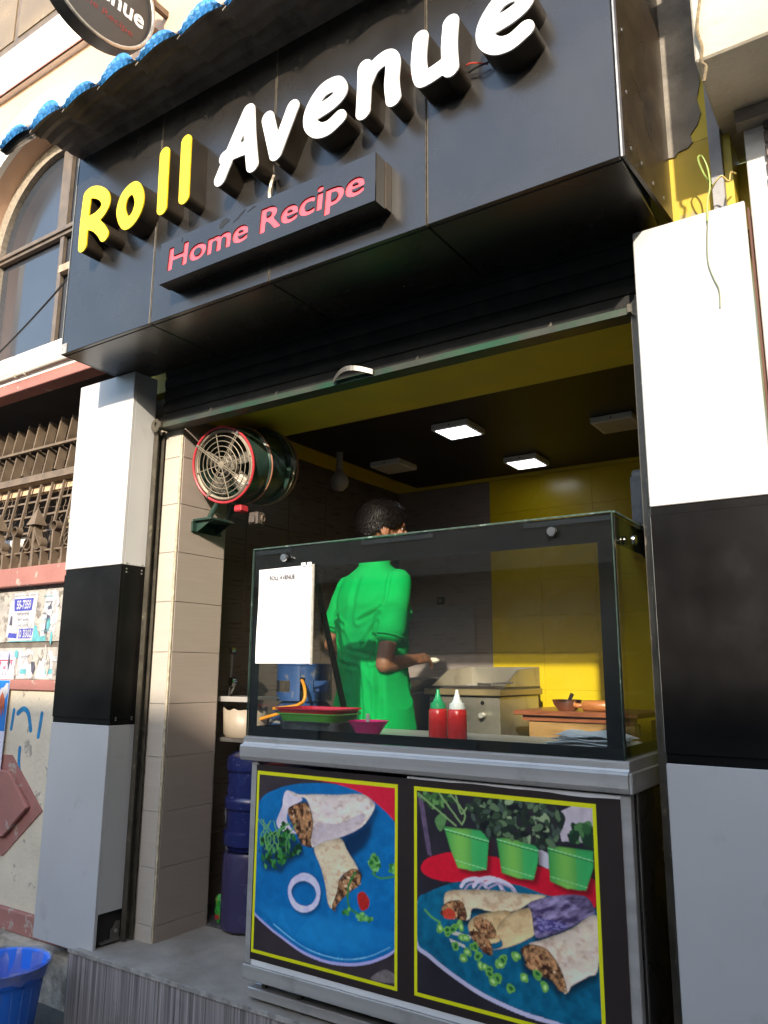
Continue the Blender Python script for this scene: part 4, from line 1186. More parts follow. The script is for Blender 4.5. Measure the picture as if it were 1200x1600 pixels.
P2 = {'white1':[2229,800,2281,827,2345,827,2341,727,2243,721],'white2':[2167,691,2201,680,2200,635,2166,645],'pole':[1730,811,1750,809,1777,672,1785,620,1768,627],'red':[1742,579,1763,609,1824,634,1870,643,2004,648,2183,638,2341,625,2337,547,2269,556,2180,562,2075,574,2003,572,1876,553,1796,551,1756,562],'pot1':[1831,721,1878,721,1975,723,1998,698,1988,606,1940,595,1883,598,1857,649],'pot2':[2024,711,2091,708,2168,697,2165,655,2148,598,2094,595,2040,604],'pot3':[2197,703,2242,705,2341,705,2339,658,2314,591,2254,588,2201,602],'fol':[1931,804,1996,823,2131,822,2224,815,2257,793,2244,751,2214,712,2173,687,2150,700,2079,712,2006,704,1962,726,1944,756],'fol2':[2266,738,2295,772,2341,774,2341,727,2298,727],'fol3':[1732,817,1879,819,1839,796,1812,776,1757,799],'leaf1':[1798,736,1822,760,1842,754,1838,729,1818,703],'st1':[1732,817,1878,727],'st2':[1815,824,1898,735],'st3':[1859,823,1911,769,1901,733],'st4':[1879,821,1898,768,1918,786],'plate':[1729,473,1769,506,1843,541,1908,560,2075,577,2180,562,2269,556,2341,543,2347,440,2337,240,2167,219,1995,239,1872,277,1774,321,1729,350],'roll1':[1832,505,1849,523,1901,534,2002,548,2110,554,2187,558,2133,530,2085,500,2013,485,1938,484,1925,451,1900,446,1874,469,1835,473],'fil1':[1823,469,1849,491,1894,498,1914,465,1907,444,1868,443,1827,442],'red1':[1827,456,1850,471,1873,458,1864,441,1835,437],'roll2b':[1937,457,1988,479,2067,495,2036,434,2023,400,1949,387,1918,424],'fil2':[1938,453,1981,460,2017,430,2002,405,1956,417],'roll2':[2021,439,2036,464,2073,493,2134,517,2148,502,2149,450,2118,423,2058,392,2003,374,2037,391,2029,417],'foil':[2132,531,2225,565,2308,576,2334,546,2331,529,2260,482,2215,458,2158,435,2144,447,2138,501],'foild':[2236,565,2308,576,2334,546,2288,510,2251,519,2290,540],'roll3':[2126,414,2175,435,2260,477,2343,527,2340,387,2308,358,2259,324,2247,305,2237,311,2230,352,2202,394,2169,412],'fil3':[2099,390,2123,411,2169,412,2202,394,2230,352,2242,306,2215,305,2199,322,2149,336,2115,349,2110,372],'dots':[1815,401,1844,396,1887,429,1867,415,1896,391,1870,361,1917,352,1936,370,1901,333,1954,351,1960,321,1990,315,2021,338,2020,301,2002,282,2058,276,2078,369,2040,357,2108,316,2149,329,2173,307],'ons1':[1857,406,1931,401,1927,392,1860,393],'ons2':[1849,381,1905,371,1911,361,1854,370],'chk':[1925,415,1980,414,2004,372,1991,355,1955,374,1930,395],'cilS':[1758,451,1785,433,1815,423],'orA':[1895,543,1914,564,1959,574,1984,556],'orB':[1940,550,1965,574,2015,583,2039,559],'orC':[1984,564,2021,581,2063,573,2082,559],'stamp':[2149,493,2247,491,2254,478,2159,450]}
def vnoise(X, Z, sc, seed=0, oct_=3):
    rs_ = np.random.RandomState(seed)
    out = np.zeros_like(X)
    amp, tot = 1.0, 0.0
    for o_ in range(oct_):
        n = 257
        G = rs_.rand(n, n)
        x = X / sc * (2 ** o_)
        z = Z / sc * (2 ** o_)
        xi, zi = np.floor(x).astype(int), np.floor(z).astype(int)
        fx, fz = x - xi, z - zi
        fx = fx * fx * (3 - 2 * fx)
        fz = fz * fz * (3 - 2 * fz)
        g = lambda a, b: G[a % n, b % n]
        out += amp * ((g(xi, zi) * (1 - fx) + g(xi + 1, zi) * fx) * (1 - fz) + (g(xi, zi + 1) * (1 - fx) + g(xi + 1, zi + 1) * fx) * fz)
        tot += amp
        amp *= 0.55
    return out / tot
BX0, BX1, BZ0, BZ1 = 0.987, 2.430, 0.160, 0.872
NXB, NZB = 760, 375
gx, gz = np.meshgrid(np.linspace(BX0, BX1, NXB), np.linspace(BZ0, BZ1, NZB))
IMG = np.zeros(gx.shape + (3,))
IMG[:] = lin((48, 38, 36))
IMG *= (0.92 + 0.16 * vnoise(gx, gz, 0.05, 1))[..., None]
def inside(poly):
    P = np.array(poly)
    lo, hi = P.min(0), P.max(0)
    m = (gx >= lo[0]) & (gx <= hi[0]) & (gz >= lo[1]) & (gz <= hi[1])
    idx = np.nonzero(m)
    x, z = gx[idx], gz[idx]
    c = np.zeros(len(x), bool)
    for i in range(len(P)):
        x1, z1 = P[i - 1]
        x2, z2 = P[i]
        if z1 == z2:
            continue
        k = ((z1 > z) != (z2 > z)) & (x < (x2 - x1) * (z - z1) / (z2 - z1) + x1)
        c ^= k
    full = np.zeros(gx.shape, bool)
    full[idx] = c
    return full
def pl(D, k, sm=True, dx=0, dz=0):
    v = D[k]
    p = [(v[i] / 1000 + dx, v[i + 1] / 1000 + dz) for i in range(0, len(v), 2)]
    return spline(p, 6) if sm else p
CLIP = np.ones(gx.shape, bool)
def fill(mask, col, col2=None, nz=None, alpha=1.0):
    mask = mask & CLIP
    c = np.array(lin(col))[None, :]
    if col2 is not None:
        t = np.clip(nz[mask], 0, 1)[:, None]
        c = c * (1 - t) + np.array(lin(col2))[None, :] * t
    IMG[mask] = IMG[mask] * (1 - alpha) + c * alpha
def shade_edge(mask, amt, sc=3):
    """darken the rim of a painted shape so it reads as round"""
    m = mask.astype(float)
    b = m.copy()
    for _ in range(sc):
        b = (b + np.roll(b, 1, 0) + np.roll(b, -1, 0) + np.roll(b, 1, 1) + np.roll(b, -1, 1)) / 5
    t = np.clip((b - 0.5) * 2, 0, 1)
    k = mask & CLIP
    IMG[k] *= (1 - amt * (1 - t[k]))[:, None]
def round_(mask, amt):
    """broad soft shading towards lower right of a painted shape"""
    b = mask.astype(float)
    for _ in range(60):
        b = (b + np.roll(b, 1, 0) + np.roll(b, -1, 0) + np.roll(b, 1, 1) + np.roll(b, -1, 1)) / 5
    gz_, gx_ = np.gradient(b)
    s_ = np.clip((-gz_ * 0.8 - gx_ * -0.35) * 9, -1, 1)
    k = mask & CLIP
    IMG[k] *= np.clip(1 + amt * -s_[k] - amt * 0.35 * (1 - b[k]), 0.35, 1.35)[:, None]
def line(pts, w, col):
    d = capsule_sdf([[tuple(q) for q in spline(pts, 5, False)] if len(pts) > 2 else pts], w)
    fill(d(gx, gz) < 0, col)
def soft(mask, col, alpha, it=18):
    b = mask.astype(float)
    for _ in range(it):
        b = (b + np.roll(b, 1, 0) + np.roll(b, -1, 0) + np.roll(b, 1, 1) + np.roll(b, -1, 1)) / 5
    a = (b * alpha * CLIP)[..., None]
    IMG[:] = IMG * (1 - a) + np.array(lin(col))[None, None, :] * a
def blobs(mask, n, r, cols, seed):
    rs_ = np.random.RandomState(seed)
    idx = np.argwhere(mask & CLIP)
    for k in range(n):
        j, i = idx[rs_.randint(len(idx))]
        cx, cz = gx[j, i], gz[j, i]
        a = rs_.rand() * 3.14
        rr = r * (0.5 + rs_.rand())
        dx, dz = gx - cx, gz - cz
        u, v = dx * math.cos(a) + dz * math.sin(a), -dx * math.sin(a) + dz * math.cos(a)
        fill((u / rr) ** 2 + (v / (rr * 0.55)) ** 2 < 1, cols[rs_.randint(len(cols))])
n1 = vnoise(gx, gz, 0.06, 3)
n2 = vnoise(gx, gz, 0.022, 4)
n3 = vnoise(gx, gz, 0.010, 5)
st = lambda n, a, b: np.clip((n - a) / (b - a), 0, 1)
def crust(D, k, seed, warm=(236, 214, 178), cool=(196, 176, 186), spots=(176, 128, 84), edge=0.45):
    m = inside(pl(D, k))
    na = vnoise(gx, gz, 0.03, seed)
    cool = tuple(0.45 * a + 0.55 * b for a, b in zip(cool, warm))
    fill(m, warm, cool, st(na, 0.25, 0.8))
    nb_ = vnoise(gx * 1.0, gz * 1.5, 0.020, seed + 50, 4)
    fill(m, spots, spots, na, 0.0)
    k_ = m & CLIP
    a_ = (st(nb_, 0.52, 0.75) * 0.5)[k_][:, None]
    IMG[k_] = IMG[k_] * (1 - a_) + np.array(lin(spots))[None, :] * a_
    shade_edge(m, edge * 0.6, 6)
    round_(m, 0.42)
    wr_ = vnoise(gx * 0.6 + gz * 0.8, gz * 2.2 - gx, 0.035, seed + 90)
    k2 = m & CLIP
    IMG[k2] *= (0.84 + 0.32 * wr_)[k2][:, None]
    return m
def stuffing(D, k, seed, sm=True):
    m = inside(pl(D, k, sm))
    na = vnoise(gx, gz, 0.012, seed, 4)
    fill(m, (58, 30, 18), (206, 150, 100), st(na, 0.33, 0.68))
    blobs(m, 16, 0.006, [(150, 96, 58), (196, 140, 96), (92, 50, 30), (224, 190, 150), (120, 66, 36)], seed)
    IMG[m & CLIP] *= (0.5 + 1.0 * vnoise(gx, gz, 0.007, seed + 7))[m & CLIP][:, None]
    shade_edge(m, 0.6, 8)
# --- left photograph
F1 = (0.998, 1.644, 0.190, 0.832)
CLIP = (gx > F1[0]) & (gx < F1[1]) & (gz > F1[2]) & (gz < F1[3])
fill(CLIP, (44, 36, 40), (62, 52, 56), n1)
fill(inside(pl(P1, 'red', False)), (214, 22, 52), (226, 34, 62), n3)
fill(inside(pl(P1, 'grey')), (96, 86, 84), (130, 120, 116), n3)
fill(inside(pl(P1, 'plate', True, 0, -0.010)), (172, 168, 214))
pm = inside(pl(P1, 'plate'))
fill(pm, (0, 100, 160), (6, 116, 178), st(n2, 0.25, 0.75))
soft(inside(pl(P1, 'plate', True, 0, 0.03)) & (gz < 0.36), (30, 140, 200), 0.5, 40)
line([(1.10, 0.298), (1.25, 0.245), (1.40, 0.236), (1.52, 0.262), (1.62, 0.312)], 0.0022, (120, 190, 220))
fill(pm & (vnoise(gx, gz, 0.12, 9) > 0.55), (0, 100, 168), None, None, 0.35)
soft(inside(pl(P1, 'shad')), (4, 26, 56), 0.85, 40)
soft(inside(pl(P1, 'wrap2', True, 0.02, -0.012)), (4, 34, 66), 0.7, 30)
soft(inside(pl(P1, 'wrap1', True, 0.015, -0.02)), (4, 34, 66), 0.7, 30)
soft(inside(pl(P1, 'oring_o', True, 0.008, -0.010)) & ~inside(pl(P1, 'oring_i', True, 0.008, -0.010)), (4, 40, 80), 0.6, 12)
soft(inside(pl(P1, 'cil', True, 0.01, -0.012)), (4, 34, 60), 0.8, 25)
crust(P1, 'wrap2', 21, (240, 220, 184), (222, 190, 146), (178, 122, 74))
stuffing(P1, 'fill2', 22)
fill(inside(pl(P1, 'ring0')), (238, 226, 226), (206, 190, 208), n2)
crust(P1, 'wrap1', 23, (244, 226, 206), (214, 194, 204), (170, 130, 110))
fill(inside(pl(P1, 'lilac')), (196, 180, 206), (170, 148, 150), n3, 0.55)
stuffing(P1, 'fill1', 24)
cm = inside(pl(P1, 'cil'))
blobs(cm, 130, 0.010, [(24, 80, 30), (40, 112, 42), (62, 140, 62), (16, 58, 28), (92, 160, 84)], 31)
for q in range(9):
    a = np.random.RandomState(60 + q)
    x = 1.02 + 0.16 * a.rand()
    line([(x, 0.55 + 0.03 * a.rand()), (x + 0.02 * a.randn(), 0.60), (x + 0.04 * a.randn(), 0.66)], 0.0022, (110, 170, 96))
ro = inside(pl(P1, 'oring_o')) & ~inside(pl(P1, 'oring_i'))
fill(ro, (232, 226, 240), (190, 184, 218), n2)
shade_edge(ro, 0.3, 3)
fill(inside(pl(P1, 'redc')), (150, 22, 22), (206, 44, 34), n3)
line([(v[0], v[1]) for v in zip(*[iter([q / 1000 for q in P1['stem1']])] * 2)], 0.004, (54, 128, 56))
line([(v[0], v[1]) for v in zip(*[iter([q / 1000 for q in P1['stem2']])] * 2)], 0.0032, (64, 140, 70))
for k, s_ in (('leafR', 33), ('leafR2', 34), ('leafD', 35), ('leafE', 36)):
    m_ = inside(pl(P1, k, False))
    fill(m_, (60, 140, 62), (124, 186, 98), n3)
    blobs(m_, 14, 0.008, [(70, 150, 70), (44, 110, 48), (120, 190, 100)], s_)
# --- right photograph
F2 = (1.722, 2.349, 0.192, 0.832)
CLIP = (gx > F2[0]) & (gx < F2[1]) & (gz > F2[2]) & (gz < F2[3])
fill(CLIP, (30, 27, 34), (50, 44, 52), n1)
fill(inside(pl(P2, 'white1', False)), (214, 200, 206), (180, 166, 172), n2)
fill(inside(pl(P2, 'white2', False)), (206, 200, 206))
fill(inside(pl(P2, 'pole', False)), (120, 96, 122), (70, 60, 80), n2)
fill(inside(pl(P2, 'red')), (206, 12, 40), (224, 24, 52), n3)
for k in ('pot1', 'pot2', 'pot3'):
    soft(inside(pl(P2, k, False, 0.012, -0.012)), (60, 4, 14), 0.7, 20)
for k, s_ in (('pot1', 41), ('pot2', 42), ('pot3', 43)):
    P = np.array(pl(P2, k, False))
    m_ = inside(pl(P2, k, False))
    lo, hi = P.min(0), P.max(0)
    u = (gx - lo[0]) / (hi[0] - lo[0])
    fill(m_, (44, 160, 78), (128, 196, 84), np.exp(-((u - 0.38) / 0.26) ** 2))
    fill(m_ & (u > 0.62), (66, 186, 104), None, None, 0.6)
    shade_edge(m_, 0.35, 6)
    round_(m_, 0.3)
    w = (gz - lo[1]) / (hi[1] - lo[1]) + (u - 0.5) * 0.16
    fill(m_ & (np.abs(w - 0.16) < 0.012), (150, 214, 140))
    fill(m_ & (np.abs(w - 0.84) < 0.014), (150, 220, 150))
    fill(m_ & (np.abs(w - 0.80) < 0.010), (36, 110, 56))
fill(inside(pl(P2, 'fol')), (26, 30, 30), (46, 58, 44), n2)
blobs(inside(pl(P2, 'fol')), 170, 0.013, [(34, 48, 36), (58, 78, 54), (96, 120, 84), (20, 24, 26), (44, 40, 44), (150, 168, 124), (70, 86, 72)], 51)
blobs(inside(pl(P2, 'fol2')), 26, 0.016, [(50, 96, 54), (84, 130, 74), (30, 58, 38)], 52)
blobs(inside(pl(P2, 'fol3')), 36, 0.013, [(66, 110, 56), (104, 150, 82), (40, 70, 40)], 53)
fill(inside(pl(P2, 'leaf1')), (78, 122, 66), (104, 150, 90), n3)
for k in ('st1', 'st2', 'st3', 'st4'):
    line([(v[0], v[1]) for v in zip(*[iter([q / 1000 for q in P2[k]])] * 2)], 0.0028, (136, 166, 104))
fill(inside(pl(P2, 'plate', True, -0.006, -0.012)), (196, 190, 214))
pm = inside(pl(P2, 'plate'))
fill(pm, (0, 82, 112), (8, 108, 140), st(n2, 0.25, 0.75))
for k in ('orA', 'orB', 'orC'):
    p_ = [(v[0], v[1]) for v in zip(*[iter([q / 1000 for q in P2[k]])] * 2)]
    line(p_, 0.006, (222, 208, 220))
    line([(x + 0.012, z - 0.010) for x, z in p_], 0.003, (180, 160, 186))
soft(inside(pl(P2, 'roll1', True, 0.0, -0.016)), (2, 24, 38), 0.85, 25)
crust(P2, 'roll1', 61, (238, 214, 172), (212, 182, 148), (180, 130, 84))
stuffing(P2, 'fil1', 62)
fill(inside(pl(P2, 'red1')), (190, 50, 36), (216, 84, 56), n3)
soft(inside(pl(P2, 'foil', True, 0, -0.018)), (2, 24, 38), 0.85, 25)
crust(P2, 'roll2b', 63, (230, 196, 140), (212, 170, 116), (170, 116, 66))
stuffing(P2, 'fil2', 64)
crust(P2, 'roll2', 65, (238, 204, 148), (226, 186, 134), (196, 146, 96), 0.35)
fm = inside(pl(P2, 'foil'))
nf = vnoise(gx + gz * 0.8, (gz - gx * 0.5) * 3, 0.04, 71)
fill(fm, (70, 54, 92), (176, 158, 196), st(nf, 0.3, 0.72))
fill(inside(pl(P2, 'foild')), (46, 34, 60), (120, 104, 140), st(nf, 0.35, 0.7), 0.8)
sp_ = inside(pl(P2, 'stamp', False))
fill(sp_, (58, 48, 120), (150, 140, 190), st(vnoise(gx * 1.0, gz * 2.2, 0.008, 72), 0.45, 0.6), 0.85)
shade_edge(fm, 0.4, 6)
soft(inside(pl(P2, 'roll3', True, 0.0, -0.022)), (2, 24, 38), 0.85, 25)
soft(inside(pl(P2, 'fil3', True, -0.01, -0.015)), (2, 24, 38), 0.8, 25)
crust(P2, 'roll3', 66, (242, 220, 190), (216, 190, 184), (186, 140, 104))
stuffing(P2, 'fil3', 67)
for k in ('ons1', 'ons2'):
    fill(inside(pl(P2, k, False)), (214, 210, 196), (184, 176, 160), n3)
stuffing(P2, 'chk', 68)
rs_ = np.random.RandomState(5)
dv = P2['dots']
for i in range(0, len(dv), 2):
    for q in range(2):
        cx, cz = dv[i] / 1000 + 0.006 * rs_.randn() * q, dv[i + 1] / 1000 + 0.005 * rs_.randn() * q
        a = rs_.rand() * 3
        u, v = (gx - cx) * math.cos(a) + (gz - cz) * math.sin(a), -(gx - cx) * math.sin(a) + (gz - cz) * math.cos(a)
        e = (u / 0.0145) ** 2 + (v / 0.0105) ** 2
        fill(e < 1, (84, 150, 58), (126, 184, 84), n3)
        fill(e < 0.28, (34, 96, 52) if (i // 2) % 2 else (178, 214, 130))
line([(v[0], v[1]) for v in zip(*[iter([q / 1000 for q in P2['cilS']])] * 2)], 0.0035, (96, 160, 80))
CLIP = np.ones(gx.shape, bool)
# soften like a printed photograph and add grain
for F in (F1, F2):
    k = (gx > F[0]) & (gx < F[1]) & (gz > F[2]) & (gz < F[3])
    S_ = IMG.copy()
    S_ = (S_ * 2 + np.roll(S_, 1, 0) + np.roll(S_, -1, 0) + np.roll(S_, 1, 1) + np.roll(S_, -1, 1)) / 6
    IMG[k] = S_[k]
    light = 1.0 + 0.45 * vnoise(gx, gz, 0.3, 95, 2)
    grain = 1 + 0.10 * (np.random.RandomState(3).rand(*gx.shape) - 0.5)
    IMG[k] *= (light * grain)[k][:, None]
# yellow frames
for F in (F1, F2):
    m_ = (gx > F[0] - 0.006) & (gx < F[1] + 0.006) & (gz > F[2] - 0.006) & (gz < F[3] + 0.006) & ~((gx > F[0] + 0.006) & (gx < F[1] - 0.006) & (gz > F[2] + 0.006) & (gz < F[3] - 0.006))
    fill(m_, (232, 232, 20))
# slightly curled top edge, white backing peeking out at the right
zz = gz.copy()
top = BZ1 - 0.012 + 0.010 * (vnoise(gx, gz * 0, 0.22, 90) - 0.5) * 2 - 0.010 * st(gx, 1.9, 2.4)
zz = BZ0 + (gz - BZ0) * (top - BZ0) / (BZ1 - BZ0)
# geometry rows follow the curl only near the top so that the picture keeps its place
wgt = st(gz, 0.84, BZ1)
zz = gz * (1 - wgt) + np.minimum(gz, top) * wgt
yy = np.full(gx.shape, CY0 - 0.0025) - 0.003 * wgt * vnoise(gx, gz * 0, 0.15, 91) + 0.0009 * (vnoise(gx, gz, 0.25, 92) - 0.5)
V = np.stack([gx, yy, zz], -1).reshape(-1, 3)
ii = np.arange(NXB * NZB).reshape(NZB, NXB)
Fq = np.stack([ii[:-1, :-1], ii[:-1, 1:], ii[1:, 1:], ii[1:, :-1]], -1).reshape(-1, 4)
me = bpy.data.meshes.new('photo_banner')
me.vertices.add(len(V))
me.vertices.foreach_set('co', V.ravel())
me.loops.add(Fq.size)
me.loops.foreach_set('vertex_index', Fq.ravel())
me.polygons.add(len(Fq))
me.polygons.foreach_set('loop_start', np.arange(0, Fq.size, 4))
me.update(calc_edges=True)
ca = me.color_attributes.new('print', 'FLOAT_COLOR', 'POINT')
C4 = np.ones((NXB * NZB, 4))
C4[:, :3] = np.clip(IMG.reshape(-1, 3) * 1.0, 0, 0.95)
ca.data.foreach_set('color', C4.ravel())
me.polygons.foreach_set('use_smooth', [True] * len(me.polygons))
bn = obj('photo_banner', me, vcol_mat('printed_vinyl', 0.38), ct)
bn['label'] = 'black banner with two yellow framed photos of rolls on blue plates'
MB().box(BX0 + 0.7, BX1, CY0 - 0.0008, CY0 + 0.012, 0.80, 0.869).build('banner_backing', WHITE_STRIP, ct)

# ================================================================ glass display case
gc = thing('glass_case', 'black edged glass display case on top of the counter', 'display case', (1.7, 0.1, 0.967))
GLASS = glass_mat('clear_pane', film=0.0012)
FRIT = mat('black_frit', (0.005, 0.005, 0.005), 0.3, 0, 0.1, 4, spec=0.06)
EDGE = mat('green_glass_edge', (0.05, 0.085, 0.07), 0.12, 0, 0.3, 40, spec=0.7, dirt=(0.45, 0.55, 0.5), dscale=30, dlo=0.6, dhi=0.68, damt=0.6)
GX0, GX1, GY, GZ0, GZ1 = 0.922, 2.447, -0.043, 0.969, 1.723
MB().box(GX0, GX1, GY, GY + 0.008, GZ0, GZ1).build('front_pane', GLASS, gc)
fy0, fy1 = GY + 0.0085, GY + 0.0105
MB().box(GX0, GX1, fy0, fy1, 1.632, GZ1).build('frit_band', FRIT, gc)
MB().box(GX0, GX1, fy0, fy1, GZ0, 1.003).build('frit_band', FRIT, gc)
MB().box(GX0, 0.967, fy0, fy1, 1.0035, 1.6315).build('frit_band', FRIT, gc)
MB().box(2.395, GX1, fy0, fy1, 1.0035, 1.6315).build('frit_band', FRIT, gc)
# top pane with its bright green edge
MB().box(GX0, GX1, GY + 0.011, 0.36, GZ1 + 0.001, GZ1 + 0.009).build('top_pane', GLASS, gc)
MB().box(GX0 - 0.001, GX1 + 0.001, GY - 0.001, GY + 0.010, GZ1 + 0.001, GZ1 + 0.006).build('pane_edge', EDGE, gc)
MB().box(GX1 + 0.0015, GX1 + 0.009, GY + 0.011, 0.36, GZ1 + 0.001, GZ1 + 0.0075).build('pane_edge', EDGE, gc)
MB().box(GX0 - 0.002, GX0 - 0.0002, GY - 0.001, GY + 0.008, GZ0, GZ1).build('pane_edge', EDGE, gc)
MB().box(GX1 + 0.0002, GX1 + 0.002, GY - 0.001, GY + 0.008, GZ0, GZ1).build('pane_edge', EDGE, gc)
for xs_ in (GX0, GX1):
    s_ = 1 if xs_ == GX0 else -1
    xa, xb = (xs_, xs_ + 0.006) if s_ > 0 else (xs_ - 0.006, xs_)
    MB().prism_x([(GY + 0.012, GZ0), (0.665, GZ0), (0.36, GZ1), (GY + 0.012, GZ1)], xa, xb).build('side_pane', GLASS, gc)
    xc, xd = (xb + 0.0003, xb + 0.002) if s_ > 0 else (xa - 0.002, xa - 0.0003)
    MB().prism_x([(0.625, GZ0), (0.665, GZ0), (0.36, GZ1), (0.322, GZ1)], xc - (0.006 if s_ > 0 else 0), xd + (0.006 if s_ < 0 else 0)).build('sloping_frit', FRIT, gc)
    MB().prism_x([(GY + 0.013, GZ0 + 0.001), (0.622, GZ0 + 0.001), (0.607, 1.004), (GY + 0.013, 1.004)], xc, xd).build('frit_band', FRIT, gc)
    MB().prism_x([(GY + 0.013, 1.632), (0.358, 1.632), (0.32, GZ1 - 0.001), (GY + 0.013, GZ1 - 0.001)], xc, xd).build('frit_band', FRIT, gc)
    MB().box(min(xc, xd), max(xc, xd), GY + 0.013, GY + 0.05, 1.006, 1.630).build('frit_band', FRIT, gc)
CHROME = mat('chrome_knob', (0.72, 0.71, 0.69), 0.18, 1.0, 0.05, 5)
for x in (1.105, 2.253):
    MB().lathe([(0.0, -0.012), (0.014, -0.012), (0.0165, -0.009), (0.0165, 0.0), (0.008, 0.001)], (x, GY - 0.0105, 1.677), 24, (0, 1, 0)).build('standoff_knob', CHROME, gc, smooth=True)
MB().lathe([(0.0, 0.012), (0.014, 0.012), (0.0165, 0.009), (0.0165, 0.0), (0.008, -0.001)], (GX1 + 0.0105, 0.14, 1.66), 24, (1, 0, 0)).build('standoff_knob', CHROME, gc, smooth=True)

# ================================================================ menu sheet taped to the case
mn = thing('menu_sheet', 'white paper menu headed ROLL AVENUE taped to the glass case', 'menu', (1.1, -0.05, 1.256))
bmv = []
fsx = []
for j in range(9):
    for i in range(7):
        u, v = i / 6, j / 8
        bmv.append((0.958 + 0.008 * v * 0 + u * 0.284 + 0.004 * v, GY - 0.003 - 0.004 * math.sin(3 * u) * (1 - v) - 0.002 * math.sin(7 * v), 1.254 + v * (0.382 + 0.004 * u)))
for j in range(8):
    for i in range(6):
        a = j * 7 + i
        fsx.append((a, a + 1, a + 8, a + 7))
pmn = MB().add(bmv, fsx).build('paper', mat('menu_paper', (0.86, 0.86, 0.86), 0.5, 0, 0.01, 4), mn, smooth=True)
MINK = mat('menu_ink', (0.03, 0.015, 0.02), 0.7, 0, 0.1, 5)
MFAINT = mat('menu_faint_ink', (0.24, 0.22, 0.22), 0.7, 0, 0.1, 5)
def mtext(s_, x0, x1, z0, z1, m, off=0.0):
    me = text_mesh(s_, 0.1, 0, off)
    fit(me, x0, x1, z0, z1, GY - 0.0105)
    return obj('lettering', me, m, mn)
mtext('ROLL AVENUE', 1.025, 1.160, 1.588, 1.608, MINK, 0.002)
for k, (w, z) in enumerate(((0.02, 1.52), (0.03, 1.492), (0.035, 1.464), (0.06, 1.436), (0.07, 1.408), (0.045, 1.38))):
    mtext(['Roll', 'Roll 60', 'Beef 80', 'Chicken 70', 'Egg roll  40', 'Egg 30'][k], 1.02, 1.02 + w, z, z + 0.009, MFAINT)
mtext('Coke', 1.055, 1.085, 1.345, 1.352, MFAINT)
MB().box(1.2435, 1.2545, GY - 0.0065, GY - 0.001, 1.25, 1.642).build('clear_sleeve_edge', mat('sleeve_edge', (0.35, 0.34, 0.30), 0.2, 0, 0.2, 40, spec=0.7), mn)
for x in (1.205, 1.235):
    MB().box(x - 0.012, x + 0.010, GY - 0.0110, GY - 0.0102, 1.636, 1.650).build('tape', mat('clear_tape', (0.80, 0.80, 0.78), 0.2, 0, 0.1, 30), mn)
# ================================================================ ceiling lamps
LED_ON = emit_mat('led_on', (0.92, 0.95, 1.0), 1.3)
LED_OFF = mat('led_off', (0.40, 0.37, 0.33), 0.5, 0, 0.03, 4)
LBODY = mat('lamp_body', (0.55, 0.54, 0.53), 0.5, 0, 0.05, 4)
def panel_lamp(x, y, label, on_):
    t = thing('ceiling_lamp', label, 'ceiling lamp', (x, y, 2.634), 'square ceiling lamps')
    s = 0.118
    MB().box(x - s, x + s, y - s, y + s, 2.598, 2.634).build('housing', LBODY, t, bevel=0.004)
    MB().box(x - s + 0.02, x + s - 0.02, y - s + 0.02, y + s - 0.02, 2.5955, 2.5978).build('diffuser', LED_ON if on_ else LED_OFF, t)
    MB().box(x - 0.004, x + 0.004, y - s - 0.0015, y - s + 0.002, 2.612, 2.620).build('screw', BLACK_PANEL, t)
    return t
panel_lamp(1.12, 1.43, 'lit square ceiling lamp nearest the shutter', True)
panel_lamp(1.17, 2.30, 'lit square ceiling lamp close to the yellow back wall', True)
panel_lamp(1.94, 1.80, 'unlit square ceiling lamp half hidden by the right column', False)
panel_lamp(0.35, 1.92, 'unlit square ceiling lamp above the cook', False)
bl = thing('bulb', 'white globe bulb hanging under the yellow band behind the fan', 'bulb', (0.2, 1.5, 2.6))
MB().tube([(0.2, 1.5, 2.70), (0.2, 1.5, 2.50)], 0.022, 12).build('holder', mat('bulb_holder', (0.35, 0.33, 0.30), 0.5, 0, 0.05, 4), bl, smooth=True)
MB().lathe([(0.022, 0.02), (0.032, 0.0), (0.055, -0.03), (0.062, -0.06), (0.055, -0.095), (0.03, -0.12), (0.0, -0.127)], (0.2, 1.5, 2.50), 20).build('globe', mat('bulb_opal', (0.34, 0.31, 0.28), 0.3, 0, 0.02, 3), bl, smooth=True)

# ================================================================ drum fan on the jamb
fn_ = Vector((-0.10, 0.974, 0.20)).normalized()
fcn = Vector((0.365, 0.30, 2.255))
fu = fn_.cross(Vector((0, 0, 1))).normalized()
fv = fu.cross(fn_).normalized()
fan = thing('drum_fan', 'dark green drum fan with red front ring bolted to the tiled jamb', 'fan', (0.2, 0.35, 2.05))
FGREEN = mat('fan_green', (0.022, 0.055, 0.042), 0.35, 0.2, 0.25, 8, 0.06, 30, dirt=(0.12, 0.10, 0.08), dscale=9, damt=0.5)
FRED = mat('fan_red', (0.42, 0.03, 0.04), 0.4, 0, 0.1, 8)
FGREY = mat('fan_guard_grey', (0.27, 0.23, 0.17), 0.55, 0.3, 0.15, 20)
RF = 0.192
MB().lathe([(RF - 0.012, 0.012), (RF - 0.004, 0.0), (RF, 0.012), (RF, 0.13), (RF + 0.010, 0.135), (RF + 0.010, 0.15), (RF - 0.004, 0.155), (RF - 0.004, 0.30), (RF + 0.016, 0.305), (RF + 0.016, 0.36), (RF - 0.006, 0.365), (RF - 0.006, 0.40), (RF - 0.014, 0.40), (RF - 0.014, 0.012)], fcn, 48, fn_).build('drum', FGREEN, fan, smooth=True)
MB().tube(ring_pts(fcn - fn_ * 0.004, RF + 0.001, fn_, 56), 0.0065, 8, closed=True).build('front_ring', FRED, fan, smooth=True)
